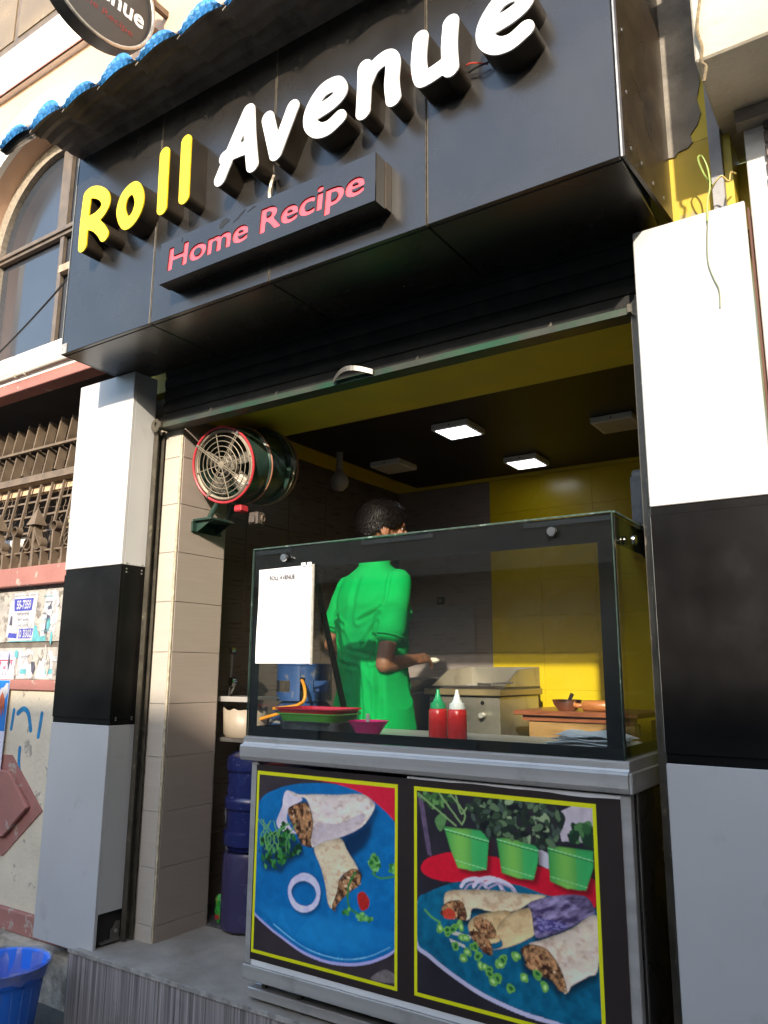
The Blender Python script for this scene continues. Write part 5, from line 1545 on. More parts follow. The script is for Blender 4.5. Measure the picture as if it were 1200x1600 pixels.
MB().tube(ring_pts(fcn + fn_ * 0.142, RF + 0.011, fn_, 48), 0.0045, 6, closed=True).build('drum_band', mat('fan_band_orange', (0.36, 0.16, 0.10), 0.5, 0, 0.1, 8), fan, smooth=True)
MB().tube(ring_pts(fcn + fn_ * 0.335, RF + 0.0165, fn_, 48), 0.006, 6, closed=True).build('drum_band', FGREY, fan, smooth=True)
MB().tube(ring_pts(fcn + fn_ * 0.385, RF + 0.004, fn_, 48), 0.007, 6, closed=True).build('rear_ring', mat('fan_band_orange', (0.36, 0.16, 0.10)), fan, smooth=True)
MB().tube(ring_pts(fcn + fn_ * 0.006, RF - 0.016, fn_, 56), 0.010, 8, closed=True).build('inner_ring', FGREY, fan, smooth=True)
gd = MB().lathe([(0.0, -0.022), (0.018, -0.021), (0.020, -0.012), (0.0, -0.010)], fcn, 16, fn_).build('guard_hub', FGREY, fan, smooth=True)
for k in range(6):
    r_ = 0.042 + 0.0265 * k
    MB().tube(ring_pts(fcn - fn_ * (0.016 - 0.001 * k), r_, fn_, 40), 0.0021, 5, closed=True).build('guard_ring', FGREY, fan, smooth=True)
for k in range(8):
    a = math.pi * k / 4 + 0.14
    d_ = fu * math.cos(a) + fv * math.sin(a)
    e_ = fu * -math.sin(a) + fv * math.cos(a)
    if k % 2:
        for s in (-1, 1):
            MB().tube([fcn - fn_ * 0.020 + e_ * 0.005 * s, fcn - fn_ * 0.008 + d_ * (RF + 0.004) + e_ * 0.005 * s], 0.0026, 5).build('guard_spoke', FGREY, fan)
        MB().lathe([(0, -0.006), (0.006, -0.005), (0.006, 0.002), (0, 0.002)], fcn + d_ * (RF - 0.004) - fn_ * 0.010, 8, fn_).build('guard_bolt', SCREW, fan)
    else:
        MB().tube([fcn - fn_ * 0.020, fcn - fn_ * 0.008 + d_ * (RF - 0.012)], 0.0026, 5).build('guard_spoke', FGREY, fan)
MB().lathe([(0.0, 0.03), (0.045, 0.035), (0.055, 0.05), (0.055, 0.07), (0.0, 0.07)], fcn, 24, fn_).build('impeller_hub', mat('impeller_grey', (0.17, 0.15, 0.12), 0.5, 0.3, 0.1, 8), fan, smooth=True)
for k in range(5):
    a = 2 * math.pi * k / 5 + 0.3
    vs = []
    for i in range(6):
        r_ = 0.05 + 0.125 * i / 5
        for j in range(5):
            b = a + (j / 4 - 0.5) * (0.75 - 0.25 * i / 5)
            vs.append(tuple(fcn + fn_ * (0.045 + 0.035 * (j / 4)) + (fu * math.cos(b) + fv * math.sin(b)) * r_))
    o = MB().add(vs, [(i * 5 + j, i * 5 + j + 1, i * 5 + j + 6, i * 5 + j + 5) for i in range(5) for j in range(4)]).build('blade', mat('impeller_grey', (0.34, 0.31, 0.26)), fan, smooth=True)
    sd = o.modifiers.new('thick', 'SOLIDIFY')
    sd.thickness = 0.003
MB().tube([fcn + fn_ * 0.12, fcn + fn_ * 0.33], 0.075, 20).build('motor', mat('motor_paint', (0.10, 0.11, 0.10), 0.5, 0.3, 0.2, 8), fan, smooth=True)
MB().box(0.150, 0.28, 0.31, 0.50, 1.985, 1.997).box(0.150, 0.160, 0.30, 0.51, 1.93, 1.984).build('bracket', FGREEN, fan, bevel=0.002)
for y in (0.33, 0.47):
    MB().prism_y([(0.161, 1.93), (0.265, 1.984), (0.161, 1.984)], y, y + 0.006).build('bracket_gusset', FGREEN, fan)
for y in (0.34, 0.46):
    MB().tube([(0.24, y, 2.0), (0.30, y, 2.075)], 0.014, 8).build('bracket_leg', FGREEN, fan)
MB().box(0.39, 0.44, 0.36, 0.42, 2.018, 2.052).build('red_clamp', FRED, fan, bevel=0.006)
MB().box(0.44, 0.50, 0.42, 0.48, 1.955, 2.02).box(0.452, 0.488, 0.405, 0.419, 1.96, 2.0).build('terminal_box', mat('terminal_brown', (0.07, 0.055, 0.045), 0.6, 0, 0.2, 20), fan, bevel=0.005)
MB().tube(ring_pts((0.512, 0.45, 1.985), 0.016, (1, 0.3, 0), 16), 0.005, 6, closed=True).build('cable_gland', IRON, fan)

# ================================================================ inside the case
TRY_R = mat('red_tray_plastic', (0.45, 0.012, 0.03), 0.22, 0, 0.05, 5, spec=0.6)
TRY_G = mat('green_tray_plastic', (0.12, 0.42, 0.05), 0.3, 0, 0.05, 5)
TRY_S = mat('steel_pan', (0.20, 0.20, 0.20), 0.28, 0.8, 0.1, 4)
def tray(name, label, m, cx, cy, z, wx, wy, h, flare, group=None):
    """rounded rectangular tray with open top"""
    t = thing(name, label, 'tray', (cx, cy, z), group)
    def rr(ax_, ay_, n=8, r=0.4):
        out = []
        for q in range(4):
            for i in range(n):
                a = math.pi / 2 * (q + i / (n - 1))
                sx_ = 1 if q in (0, 3) else -1
                sy_ = 1 if q in (0, 1) else -1
                rad = min(ax_, ay_) * r
                out.append((sx_ * (ax_ - rad) + rad * math.cos(a), sy_ * (ay_ - rad) + rad * math.sin(a)))
        return out
    lv = [(0.0, 0.0, 1), (1.0, 0.0, 1), (1.0 + flare, h, 1), (1.0 + flare + 0.06, h + 0.002, 1), (1.0 + flare + 0.055, h - 0.003, 1), (1.0 + flare - 0.02, h - 0.004, 1), (0.97, 0.006, 1), (0.0, 0.006, 1)]
    vs, fs = [], []
    for (k, dz, _) in lv:
        for x, y in rr(max(k, 0.001) * wx, max(k, 0.001) * wy):
            vs.append((cx + x, cy + y, z + dz))
    n = 32
    for i in range(len(lv) - 1):
        for k in range(n):
            k2 = (k + 1) % n
            fs.append((i * n + k, i * n + k2, (i + 1) * n + k2, (i + 1) * n + k))
    MB().add(vs, fs).build('shell', m, t, smooth=True)
    return t
t1 = tray('pan', 'dark steel pan at the bottom of the tray pile in the case', TRY_S, 1.135, 0.16, 0.969, 0.135, 0.09, 0.056, 0.12)
t2 = tray('tray', 'green plastic tray under the red tray in the case', TRY_G, 1.130, 0.16, 1.010, 0.125, 0.088, 0.046, 0.20)
t3 = tray('tray', 'red plastic tray on top of the pile in the case', TRY_R, 1.128, 0.16, 1.030, 0.128, 0.092, 0.045, 0.20)
bw_ = thing('bowl', 'pink plastic bowl beside the tray pile in the case', 'bowl', (1.385, 0.15, 0.969))
MB().lathe([(0.0, 0.0), (0.036, 0.0), (0.040, 0.006), (0.058, 0.034), (0.080, 0.064), (0.083, 0.066), (0.079, 0.066), (0.056, 0.036), (0.036, 0.010), (0.0, 0.008)], (1.385, 0.15, 0.969), 40).build('shell', mat('pink_plastic', (0.62, 0.01, 0.16), 0.3, 0, 0.04, 5), bw_, smooth=True)
MB().box(1.375, 1.39, 0.15, 0.153, 0.98, 1.062).build('spoon_handle', STEEL, bw_)
SAUCE = mat('red_sauce_bottle', (0.62, 0.015, 0.012), 0.28, 0, 0.05, 5, spec=0.6)
NOZ_G = mat('green_nozzle', (0.02, 0.33, 0.12), 0.35, 0, 0.05, 5)
NOZ_W = mat('white_nozzle', (0.78, 0.78, 0.75), 0.35, 0, 0.03, 5)
def sauce(x, y, m, label, parts_from=None):
    t = thing('sauce_bottle', label, 'bottle', (x, y, 0.969), 'sauce bottles')
    MB().lathe([(0.0, 0.0), (0.032, 0.0), (0.035, 0.004), (0.035, 0.05), (0.0345, 0.10), (0.034, 0.118), (0.030, 0.123), (0.0, 0.123)], (x, y, 0.969), 28).build('body', SAUCE, t, smooth=True)
    cp = MB().lathe([(0.0, 0.1235), (0.029, 0.1235), (0.029, 0.128), (0.0275, 0.142), (0.024, 0.144), (0.020, 0.146), (0.013, 0.160), (0.0065, 0.182), (0.0055, 0.192), (0.0, 0.193)], (x, y, 0.969), 28).build('nozzle_cap', m, t, smooth=True)
    return t
sauce(1.713, 0.13, NOZ_G, 'red sauce bottle with a green nozzle in the case')
sauce(1.793, 0.13, NOZ_W, 'red sauce bottle with a white nozzle in the case')
tw = thing('towel_pile', 'folded white towels stacked in the right end of the case', 'towels', (2.26, 0.2, 0.969))
TWM = mat('white_towel', (0.72, 0.74, 0.76), 0.95, 0, 0.08, 30, 0.5, 150)
for k in range(5):
    vs, fs = [], []
    nx, ny = 16, 8
    for lay in (0, 1):
        for j in range(ny + 1):
            for i in range(nx + 1):
                u, v = i / nx, j / ny
                ed = 1 - max(abs(2 * u - 1), abs(2 * v - 1)) ** 8
                w_ = 0.004 * math.sin(9 * u + 2 * k) + 0.003 * math.sin(7 * v + k) + 0.005 * math.sin(3.1 * u + 0.5)
                sk = 1 - 0.10 * k * (u < 0.5) * (0.5 - u)
                vs.append((2.115 + 0.018 * k * (1 - u) + 0.30 * u * (1 - 0.01 * k), 0.06 + 0.22 * v, 0.9705 + 0.0115 * k + (0.0055 + 0.005 * ed if lay else 0.0055 - 0.005 * ed) + w_ * (0.4 + 0.2 * k)))
    L = (nx + 1) * (ny + 1)
    for j in range(ny):
        for i in range(nx):
            a = j * (nx + 1) + i
            fs.append((a, a + nx + 1, a + nx + 2, a + 1))
            fs.append((L + a, L + a + 1, L + a + nx + 2, L + a + nx + 1))
    for i in range(nx):
        fs.append((i, i + 1, L + i + 1, L + i))
        b = ny * (nx + 1) + i
        fs.append((b, L + b, L + b + 1, b + 1))
    for j in range(ny):
        a = j * (nx + 1)
        fs.append((a, L + a, L + a + nx + 1, a + nx + 1))
        b = a + nx
        fs.append((b, b + nx + 1, L + b + nx + 1, L + b))
    MB().add(vs, fs).build('towel', TWM, tw, smooth=True)
tg_ = thing('tongs', 'dark steel tongs lying on a white paper in the case', 'tongs', (2.03, 0.12, 0.969))
MB().box(1.955, 2.10, 0.085, 0.19, 0.9685, 0.9705).build('paper', PAPER, tg_)
for s in (0, 1):
    MB().hexa([(1.94, 0.10 + 0.02 * s, 0.974 + 0.004 * s), (2.12, 0.115, 0.974), (2.12, 0.125, 0.974), (1.94, 0.112 + 0.02 * s, 0.974 + 0.004 * s), (1.94, 0.10 + 0.02 * s, 0.978 + 0.004 * s), (2.12, 0.115, 0.978), (2.12, 0.125, 0.978), (1.94, 0.112 + 0.02 * s, 0.978 + 0.004 * s)]).build('arm', STEEL_DK, tg_)
MB().box(2.115, 2.14, 0.108, 0.132, 0.972, 0.982).build('hinge', STEEL_DK, tg_)

# ================================================================ back of the kitchen
gd_ = thing('griddle', 'steel griddle range with raised guards against the back wall', 'griddle', (0.78, 2.1, 0.0))
GST = mat('range_steel', (0.40, 0.37, 0.31), 0.34, 0.75, 0.15, 3, 0.05, 40, dirt=(0.13, 0.10, 0.07), dscale=6, damt=0.5)
MB().box(0.66, 1.14, 1.86, 2.45, 0.30, 1.085).build('body', GST, gd_, bevel=0.006)
MB().box(0.64, 1.16, 1.83, 2.47, 1.087, 1.125).build('drip_rail', mat('range_yellow_edge', (0.34, 0.27, 0.14), 0.4, 0.7, 0.2, 5), gd_, bevel=0.004)  # rail in a yellower tone than the body
MB().box(0.65, 1.15, 1.90, 2.46, 1.126, 1.138).build('hot_plate', mat('griddle_plate', (0.05, 0.045, 0.04), 0.45, 0.6, 0.3, 10), gd_)
MB().box(0.655, 1.145, 2.448, 2.46, 1.139, 1.26).build('back_guard', GST, gd_)
for x in (0.648, 1.142):
    MB().prism_x([(1.90, 1.139), (2.447, 1.139), (2.447, 1.26), (2.12, 1.24)], x, x + 0.01).build('side_guard', GST, gd_)
MB().lathe([(0, -0.05), (0.016, -0.05), (0.018, -0.02), (0.010, -0.018), (0.010, 0)], (1.04, 1.858, 0.975), 16, (0, 1, 0)).build('control_knob', STEEL, gd_, smooth=True)
MB().lathe([(0, -0.004), (0.012, -0.004), (0.012, 0), (0, 0)], (1.03, 1.858, 1.045), 14, (0, 1, 0)).build('pilot_hole', BLACK_PANEL, gd_)
for x in (0.66, 1.105):
    for y in (1.87, 2.40):
        MB().box(x, x + 0.035, y, y + 0.035, 0.002, 0.299).build('leg', GST, gd_)
for k, (a_, b_) in enumerate((((0.92, 2.02, 1.15), (1.20, 1.92, 1.165)), ((0.88, 2.1, 1.155), (1.05, 1.95, 1.15)))):
    t_ = thing('spatula', ['long handled spatula lying across the griddle edge', 'short spatula lying on the griddle plate'][k], 'spatula', a_)
    MB().tube([a_, b_], 0.006, 8).build('handle', STEEL_DK, t_)
    ax_ = Vector(a_)
    MB().box(ax_.x - 0.07, ax_.x, ax_.y - 0.02, ax_.y + 0.05, ax_.z - 0.008, ax_.z - 0.005).build('blade', STEEL, t_)
fr = thing('fryer', 'grey steel fryer cabinet beside the griddle behind the cook', 'fryer', (0.45, 2.0, 0.0))
MB().box(0.36, 0.61, 1.62, 2.2, 0.05, 1.10).build('cabinet', mat('fryer_grey', (0.20, 0.19, 0.185), 0.4, 0.6, 0.1, 4), fr, bevel=0.006)
MB().box(0.39, 0.58, 1.612, 1.6195, 0.30, 0.98).build('door', mat('fryer_door', (0.24, 0.23, 0.22), 0.4, 0.6, 0.1, 4), fr, bevel=0.003)
MB().prism_x([(1.63, 1.101), (2.2, 1.101), (2.2, 1.19), (1.72, 1.17)], 0.365, 0.605).build('top_hood', mat('fryer_grey', (0.2, 0.19, 0.185)), fr)
tb_ = thing('prep_table', 'brown wooden prep table under the yellow wall', 'table', (1.55, 2.15, 0.0))
WOOD = mat('red_brown_wood', (0.27, 0.085, 0.035), 0.35, 0, 0.25, 6, 0.05, 40, stretch=(1, 8, 8))
WOOD2 = mat('light_wood', (0.36, 0.20, 0.07), 0.5, 0, 0.3, 6, 0.05, 40, stretch=(1, 8, 8))
MB().box(1.235, 1.95, 1.84, 2.42, 0.985, 1.012).build('table_top', WOOD, tb_, bevel=0.004)
MB().box(1.28, 1.93, 1.87, 1.895, 0.955, 0.984).build('top_rail', WOOD, tb_)
MB().box(1.31, 1.92, 1.885, 1.91, 0.86, 0.953).build('apron', WOOD2, tb_, bevel=0.003)
for x in (1.30, 1.87):
    for y in (1.88, 2.34):
        MB().box(x, x + 0.06, y + 0.031, y + 0.08, 0.002, 0.954).build('leg', WOOD2, tb_, bevel=0.004)
bo = thing('steel_bowl', 'polished steel mixing bowl with a spoon on the wooden table', 'bowl', (1.51, 1.98, 1.012))
MB().lathe([(0.0, 0.0), (0.045, 0.0), (0.055, 0.006), (0.075, 0.03), (0.085, 0.058), (0.090, 0.060), (0.083, 0.057), (0.072, 0.030), (0.05, 0.008), (0.0, 0.006)], (1.51, 1.98, 1.0125), 40).build('shell', mat('bowl_chrome', (0.55, 0.52, 0.50), 0.14, 1.0, 0.1, 6), bo, smooth=True)
MB().tube([(1.50, 1.99, 1.03), (1.545, 1.97, 1.105)], [0.008, 0.012], 10).build('spoon_handle', mat('dark_handle', (0.03, 0.02, 0.015), 0.4, 0, 0.2, 10), bo, smooth=True)
rp = thing('rolling_pin', 'wooden rolling pin lying beside the steel bowl', 'rolling pin', (1.68, 1.95, 1.04))
PIN = mat('pin_wood', (0.36, 0.13, 0.035), 0.3, 0, 0.2, 10, stretch=(1, 6, 6))
MB().lathe([(0.0, -0.085), (0.024, -0.085), (0.030, -0.078), (0.031, 0.0), (0.030, 0.078), (0.024, 0.085), (0.0, 0.085)], (1.70, 1.95, 1.0435), 20, (1, 0.12, 0)).build('barrel', PIN, rp, smooth=True)
for s in (-1, 1):
    c_ = Vector((1.70, 1.95, 1.0435)) + Vector((1, 0.12, 0)).normalized() * s * 0.086
    MB().lathe([(0.0, 0.0), (0.010, 0.0), (0.014, 0.02), (0.014, 0.04), (0.006, 0.052), (0.0, 0.053)], c_, 12, Vector((1, 0.12, 0)).normalized() * s).build('grip', PIN, rp, smooth=True)
# socket on the back wall
so = thing('wall_socket', 'small dark socket on the grey back wall tiles', 'socket', (0.30, BY, 1.75))
MB().box(0.27, 0.33, BY - 0.016, BY - 0.0005, 1.72, 1.775).build('plate', BLACK_PANEL, so, bevel=0.004)
MB().box(0.285, 0.315, BY - 0.022, BY - 0.0165, 1.735, 1.76).build('rocker', STEEL_DK, so, bevel=0.002)

# ================================================================ left end: cylinder, shelf, jars
gs = thing('gas_cylinder', 'blue gas cylinder with cut out collar seen through the case', 'gas cylinder', (0.42, 0.93, 0.45))
GBL = mat('cylinder_blue', (0.018, 0.055, 0.17), 0.4, 0.1, 0.2, 6, 0.05, 30, dirt=(0.20, 0.17, 0.14), dscale=16, dlo=0.58, dhi=0.66, damt=0.7)
GRD = mat('cylinder_red', (0.60, 0.06, 0.03), 0.45, 0, 0.15, 10)
gc_ = (0.42, 0.93, 0.0)
MB().lathe([(0.0, 0.45), (0.16, 0.45), (0.185, 0.48), (0.185, 0.93), (0.180, 0.975), (0.160, 1.025), (0.12, 1.065), (0.07, 1.08), (0.0, 1.083)], gc_, 40).build('body', GBL, gs, smooth=True)
MB().lathe([(0.1855, 0.90), (0.1875, 0.90), (0.1870, 0.935), (0.1850, 0.935)], gc_, 40).build('red_band', GRD, gs)
MB().lathe([(0.181, 0.958), (0.184, 0.958), (0.181, 0.972), (0.178, 0.972)], gc_, 40).build('grey_band', mat('weld_grey', (0.25, 0.24, 0.22), 0.6, 0.2, 0.3, 30), gs)
# collar: three curved plates with hand holes
def collar(a0, a1, hole):
    vs, fs = [], []
    n = 14
    zs_ = [1.07, 1.115, 1.135, 1.175, 1.195, 1.255]
    for lay in (0, 1):
        r_ = 0.150 if lay == 0 else 0.144
        for i in range(n + 1):
            a = a0 + (a1 - a0) * i / n
            for z in zs_:
                vs.append((gc_[0] + r_ * math.cos(a), gc_[1] + r_ * math.sin(a), z))
    L = (n + 1) * 6
    for i in range(n):
        for k in range(5):
            if hole and 1 <= k <= 2 and 3 <= i < n - 3:
                continue
            a = i * 6 + k
            fs.append((a, a + 6, a + 7, a + 1))
            fs.append((L + a, L + a + 1, L + a + 7, L + a + 6))
    MB().add(vs, fs).build('collar_plate', GBL, gs)
collar(R(-160), R(-60), True)
collar(R(-50), R(30), True)
collar(R(60), R(150), False)
MB().tube(ring_pts((gc_[0], gc_[1], 1.257), 0.147, (0, 0, 1), 40), 0.007, 8, closed=True).build('collar_rim', GBL, gs, smooth=True)
MB().tube([(0.42, 0.93, 1.08), (0.42, 0.93, 1.17)], 0.022, 12).build('valve', mat('brass_valve', (0.30, 0.20, 0.06), 0.4, 0.8, 0.1, 8), gs, smooth=True)
MB().box(0.43, 0.50, 0.86, 0.92, 1.12, 1.19).build('regulator', BLACK_PANEL, gs, bevel=0.01, segs=2)
hz_ = thing('gas_hose', 'orange rubber gas hose bending down from the cylinder', 'hose', (0.5, 0.85, 1.05))
P_ = [(0.47, 0.84, 1.165), (0.51, 0.80, 1.175), (0.56, 0.76, 1.14), (0.58, 0.74, 1.09), (0.56, 0.73, 1.06), (0.50, 0.73, 1.045), (0.42, 0.73, 1.035), (0.36, 0.75, 1.03)]
sp_h = []
for i in range(len(P_) - 1):
    p0, p1, p2, p3 = [Vector(P_[max(0, min(len(P_) - 1, i + q))]) for q in (-1, 0, 1, 2)]
    for t in np.linspace(0, 1, 7, endpoint=False):
        sp_h.append(0.5 * ((2 * p1) + (-p0 + p2) * t + (2 * p0 - 5 * p1 + 4 * p2 - p3) * t * t + (-p0 + 3 * p1 - 3 * p2 + p3) * t ** 3))
HOSE = mat('orange_hose', (0.62, 0.24, 0.01), 0.45, 0, 0.08, 20)
MB().tube(sp_h, 0.009, 10).build('upper_run', HOSE, hz_, smooth=True)
MB().tube([(0.575, 0.728, 1.068), (0.50, 0.715, 1.03), (0.42, 0.71, 1.005), (0.34, 0.71, 0.985), (0.28, 0.72, 0.97)], 0.009, 10).build('lower_run', HOSE, hz_, smooth=True)
gst = thing('cylinder_stand', 'dark crate under the blue gas cylinder', 'stand', (0.42, 0.93, 0.0))
MB().box(0.22, 0.62, 0.76, 1.12, 0.40, 0.448).build('board', WOOD2, gst)
for x in (0.23, 0.58):
    for y in (0.77, 1.08):
        MB().box(x, x + 0.03, y, y + 0.03, 0.001, 0.399).build('leg', WOOD2, gst)
sf = thing('wall_shelf', 'thin steel shelf behind the tiled jamb at the left', 'shelf', (0.1, 0.72, 1.08))
MB().box(-0.074, 0.36, 0.60, 0.80, 1.078, 1.090).build('board', STEEL_DK, sf)
MB().box(-0.074, 0.36, 0.594, 0.599, 1.066, 1.092).build('lip', STEEL, sf)
MB().box(-0.03, -0.015, 0.60, 0.79, 1.0, 1.077).build('bracket', STEEL_DK, sf)
ld = thing('hand_tap', 'black tap with a chrome valve on the shelf by the jamb', 'tap', (0.10, 0.70, 1.09))
MB().tube([(0.085, 0.70, 1.091), (0.09, 0.70, 1.17), (0.098, 0.70, 1.25), (0.10, 0.70, 1.33)], [0.016, 0.012, 0.010, 0.018], 10).build('stem', mat('tap_black', (0.02, 0.018, 0.016), 0.3, 0.3, 0.1, 5), ld, smooth=True)
MB().lathe([(0.0, -0.02), (0.026, -0.018), (0.028, 0.0), (0.020, 0.012), (0.0, 0.014)], (0.125, 0.685, 1.165), 16, (0.3, 1, 0)).build('valve', CHROME, ld, smooth=True)
MB().lathe([(0.0, -0.016), (0.022, -0.012), (0.022, 0.010), (0.0, 0.014)], (0.105, 0.69, 1.335), 14, (0.4, 1, 0.2)).build('head', CHROME, ld, smooth=True)
MB().tube([(0.09, 0.70, 1.10), (0.125, 0.69, 1.14), (0.13, 0.69, 1.19)], 0.007, 8).build('spout', CHROME, ld, smooth=True)
bk = thing('white_tub', 'cream plastic tub with a torn rim under the steel shelf', 'tub', (0.17, 0.72, 0.87))
vs, fs = [], []
n = 28
rw = random.Random(11)
for k in range(n):
    a = 2 * math.pi * k / n
    for (r_, z) in ((0.001, 0.882), (0.10, 0.882), (0.112, 0.90), (0.118, 1.02 + 0.02 * rw.random())):
        vs.append((0.19 + r_ * math.cos(a), 0.72 + r_ * math.sin(a), z))
for k in range(n):
    k2 = (k + 1) % n
    for q in range(3):
        fs.append((k * 4 + q, k2 * 4 + q, k2 * 4 + q + 1, k * 4 + q + 1))
o = MB().add(vs, fs).build('shell', mat('cream_tub', (0.30, 0.25, 0.19), 0.5, 0, 0.1, 8), bk, smooth=True)
o.modifiers.new('thick', 'SOLIDIFY').thickness = 0.003
MB().box(0.02, 0.32, 0.61, 0.79, 0.862, 0.880).build('rest_board', STEEL_DK, bk)
JBL = mat('jar_blue', (0.012, 0.02, 0.11), 0.18, 0, 0.15, 5, spec=0.7, dirt=(0.25, 0.28, 0.45), dscale=40, dlo=0.62, dhi=0.7, damt=0.5)
JPU = mat('jar_violet', (0.04, 0.034, 0.095), 0.25, 0, 0.1, 5, spec=0.6)
j1 = thing('water_jar', 'violet water jar standing on the floor behind the jamb', 'water jar', (0.345, 0.63, 0.0), 'stacked water jars')
MB().lathe([(0.0, 0.002), (0.125, 0.002), (0.134, 0.012), (0.134, 0.33), (0.126, 0.352), (0.0, 0.356)], (0.345, 0.63, 0), 40).build('body', JPU, j1, smooth=True)
j2 = thing('water_jar', 'ribbed blue water jar stacked on the violet jar', 'water jar', (0.345, 0.63, 0.357), 'stacked water jars')
MB().lathe([(0.0, 0.002), (0.110, 0.002), (0.118, 0.02), (0.134, 0.03), (0.136, 0.06), (0.134, 0.085), (0.124, 0.095), (0.124, 0.19), (0.134, 0.20), (0.136, 0.225), (0.134, 0.245), (0.124, 0.255), (0.124, 0.37), (0.134, 0.38), (0.136, 0.41), (0.128, 0.445), (0.09, 0.465), (0.03, 0.475), (0.03, 0.50), (0.0, 0.50)], (0.345, 0.63, 0.357), 40).build('body', JBL, j2, smooth=True)
cb = MB().tube([(0.24 + 0.012 * math.sin(k * 0.4), 0.585, 0.34 + 0.016 * k) for k in range(14)], [0.020 if k % 2 else 0.016 for k in range(14)], 12).build('drain_hose', mat('grey_corrugate', (0.16, 0.16, 0.16), 0.5, 0, 0.1, 8))
tag(cb, 'short grey corrugated drain hose beside the blue jar', 'hose')
gp = thing('green_packet', 'crumpled green packet on the floor against the tiled jamb', 'packet', (0.195, 0.585, 0.0))
vs, fs = [], []
rp_ = random.Random(4)
for j in range(6):
    for k in range(8):
        a = 2 * math.pi * k / 8
        r_ = 0.026 * (1 if 0 < j < 5 else 0.5) * (1 + 0.3 * rp_.uniform(-1, 1))
        vs.append((0.192 + r_ * math.cos(a), 0.588 + 0.6 * r_ * math.sin(a), 0.002 + 0.026 * j))
for j in range(5):
    for k in range(8):
        fs.append((j * 8 + k, j * 8 + (k + 1) % 8, (j + 1) * 8 + (k + 1) % 8, (j + 1) * 8 + k))
fs.append(tuple(range(40, 48)))
MB().add(vs, fs).build('wrapper', mat('packet_green', (0.03, 0.30, 0.04), 0.3, 0, 0.3, 40, dirt=(0.5, 0.25, 0.02), dscale=40, dlo=0.58, dhi=0.64, damt=0.9), gp)
MB().box(0.18, 0.205, 0.573, 0.58, 0.02, 0.04).build('red_print', FRED, gp)

# ================================================================ wall unit on the right wall
wu = thing('water_purifier', 'grey wall unit with a red label behind the right shutter guide', 'purifier', (2.45, 0.75, 1.75))
MB().box(2.335, 2.565, 0.60, 0.92, 1.775, 2.02).build('housing', mat('unit_grey_blue', (0.10, 0.115, 0.125), 0.4, 0, 0.1, 5), wu, bevel=0.012, segs=2)
MB().box(2.333, 2.566, 0.594, 0.599, 1.80, 1.99).build('front_panel', mat('unit_panel', (0.07, 0.08, 0.09), 0.25, 0, 0.1, 5), wu)
MB().box(2.385, 2.41, 0.590, 0.5935, 1.80, 1.84).build('red_label', FRED, wu)
MB().box(2.36, 2.566, 0.60, 0.90, 1.66, 1.772).build('lower_tank', BLACK_PANEL, wu, bevel=0.01)

# ================================================================ blue bin on the street
bi = thing('waste_bin', 'blue basket bin lined with a clear bag at the foot of the plinth', 'bin', (-0.16, -0.33, GZ))
BB = mat('bin_blue', (0.03, 0.19, 0.80), 0.35, 0, 0.08, 5)
bc = (-0.16, -0.33, 0.0)
MB().lathe([(0.0, GZ + 0.004), (0.13, GZ + 0.004), (0.14, GZ + 0.02), (0.168, -0.07), (0.171, -0.05), (0.180, -0.048), (0.190, 0.0), (0.194, 0.004), (0.190, 0.006), (0.180, 0.0), (0.166, -0.06), (0.134, GZ + 0.02), (0.0, GZ + 0.012)], bc, 48).build('basket', BB, bi, smooth=True)
for k in range(24):
    a = 2 * math.pi * k / 24
    MB().tube([(bc[0] + r_ * math.cos(a), bc[1] + r_ * math.sin(a), z) for r_, z in ((0.1455, -0.25), (0.158, -0.14), (0.169, -0.065))], 0.0025, 5).build('slot', mat('bin_slot', (0.10, 0.22, 0.62), 0.4, 0, 0.1, 8), bi)
vs, fs = [], []
rb = random.Random(8)
n = 40
lv = [(0.196, -0.035), (0.200, 0.006), (0.192, 0.012), (0.180, -0.005), (0.165, -0.06), (0.14, -0.16), (0.09, -0.24)]
for j, (r_, z) in enumerate(lv):
    for k in range(n):
        a = 2 * math.pi * k / n
        q = 1 + 0.035 * rb.uniform(-1, 1) * (1 if j > 2 else 0.25)
        vs.append((bc[0] + r_ * q * math.cos(a), bc[1] + r_ * q * math.sin(a), z + 0.008 * rb.uniform(-1, 1)))
for j in range(len(lv) - 1):
    for k in range(n):
        fs.append((j * n + k, j * n + (k + 1) % n, (j + 1) * n + (k + 1) % n, (j + 1) * n + k))
MB().add(vs, fs).build('bag_liner', glass_mat('clear_bag', (0.72, 0.82, 0.95), 1.5, 0.2, film=0.35), bi, smooth=True)
# ================================================================ the cook
SKIN = mat('brown_skin', (0.20, 0.085, 0.042), 0.5, 0, 0.12, 12, 0.06, 120, spec=0.4)
SHIRT = mat('green_cotton', (0.003, 0.275, 0.06), 0.95, 0, 0.08, 8, 0.25, 300, spec=0.05)
HAIRM = mat('black_hair', (0.007, 0.0055, 0.005), 0.45, 0, 0.4, 60, spec=0.15)
TROU = mat('dark_trousers', (0.03, 0.03, 0.035), 0.85, 0, 0.1, 10, 0.1, 150)
SHOE = mat('shoe_brown', (0.05, 0.03, 0.02), 0.5, 0, 0.1, 10)
ck = thing('person', 'cook in a green polo shirt turned away behind the glass case', 'person', (0.90, 0.88, 0.30))
PC = Vector((0.905, 0.88, 0))
pf = Vector((0.25, 0.97, 0)).normalized()
pr_ = Vector((pf.y, -pf.x, 0))
def W(r, f, z):
    return PC + pr_ * r + pf * f + Vector((0, 0, z))

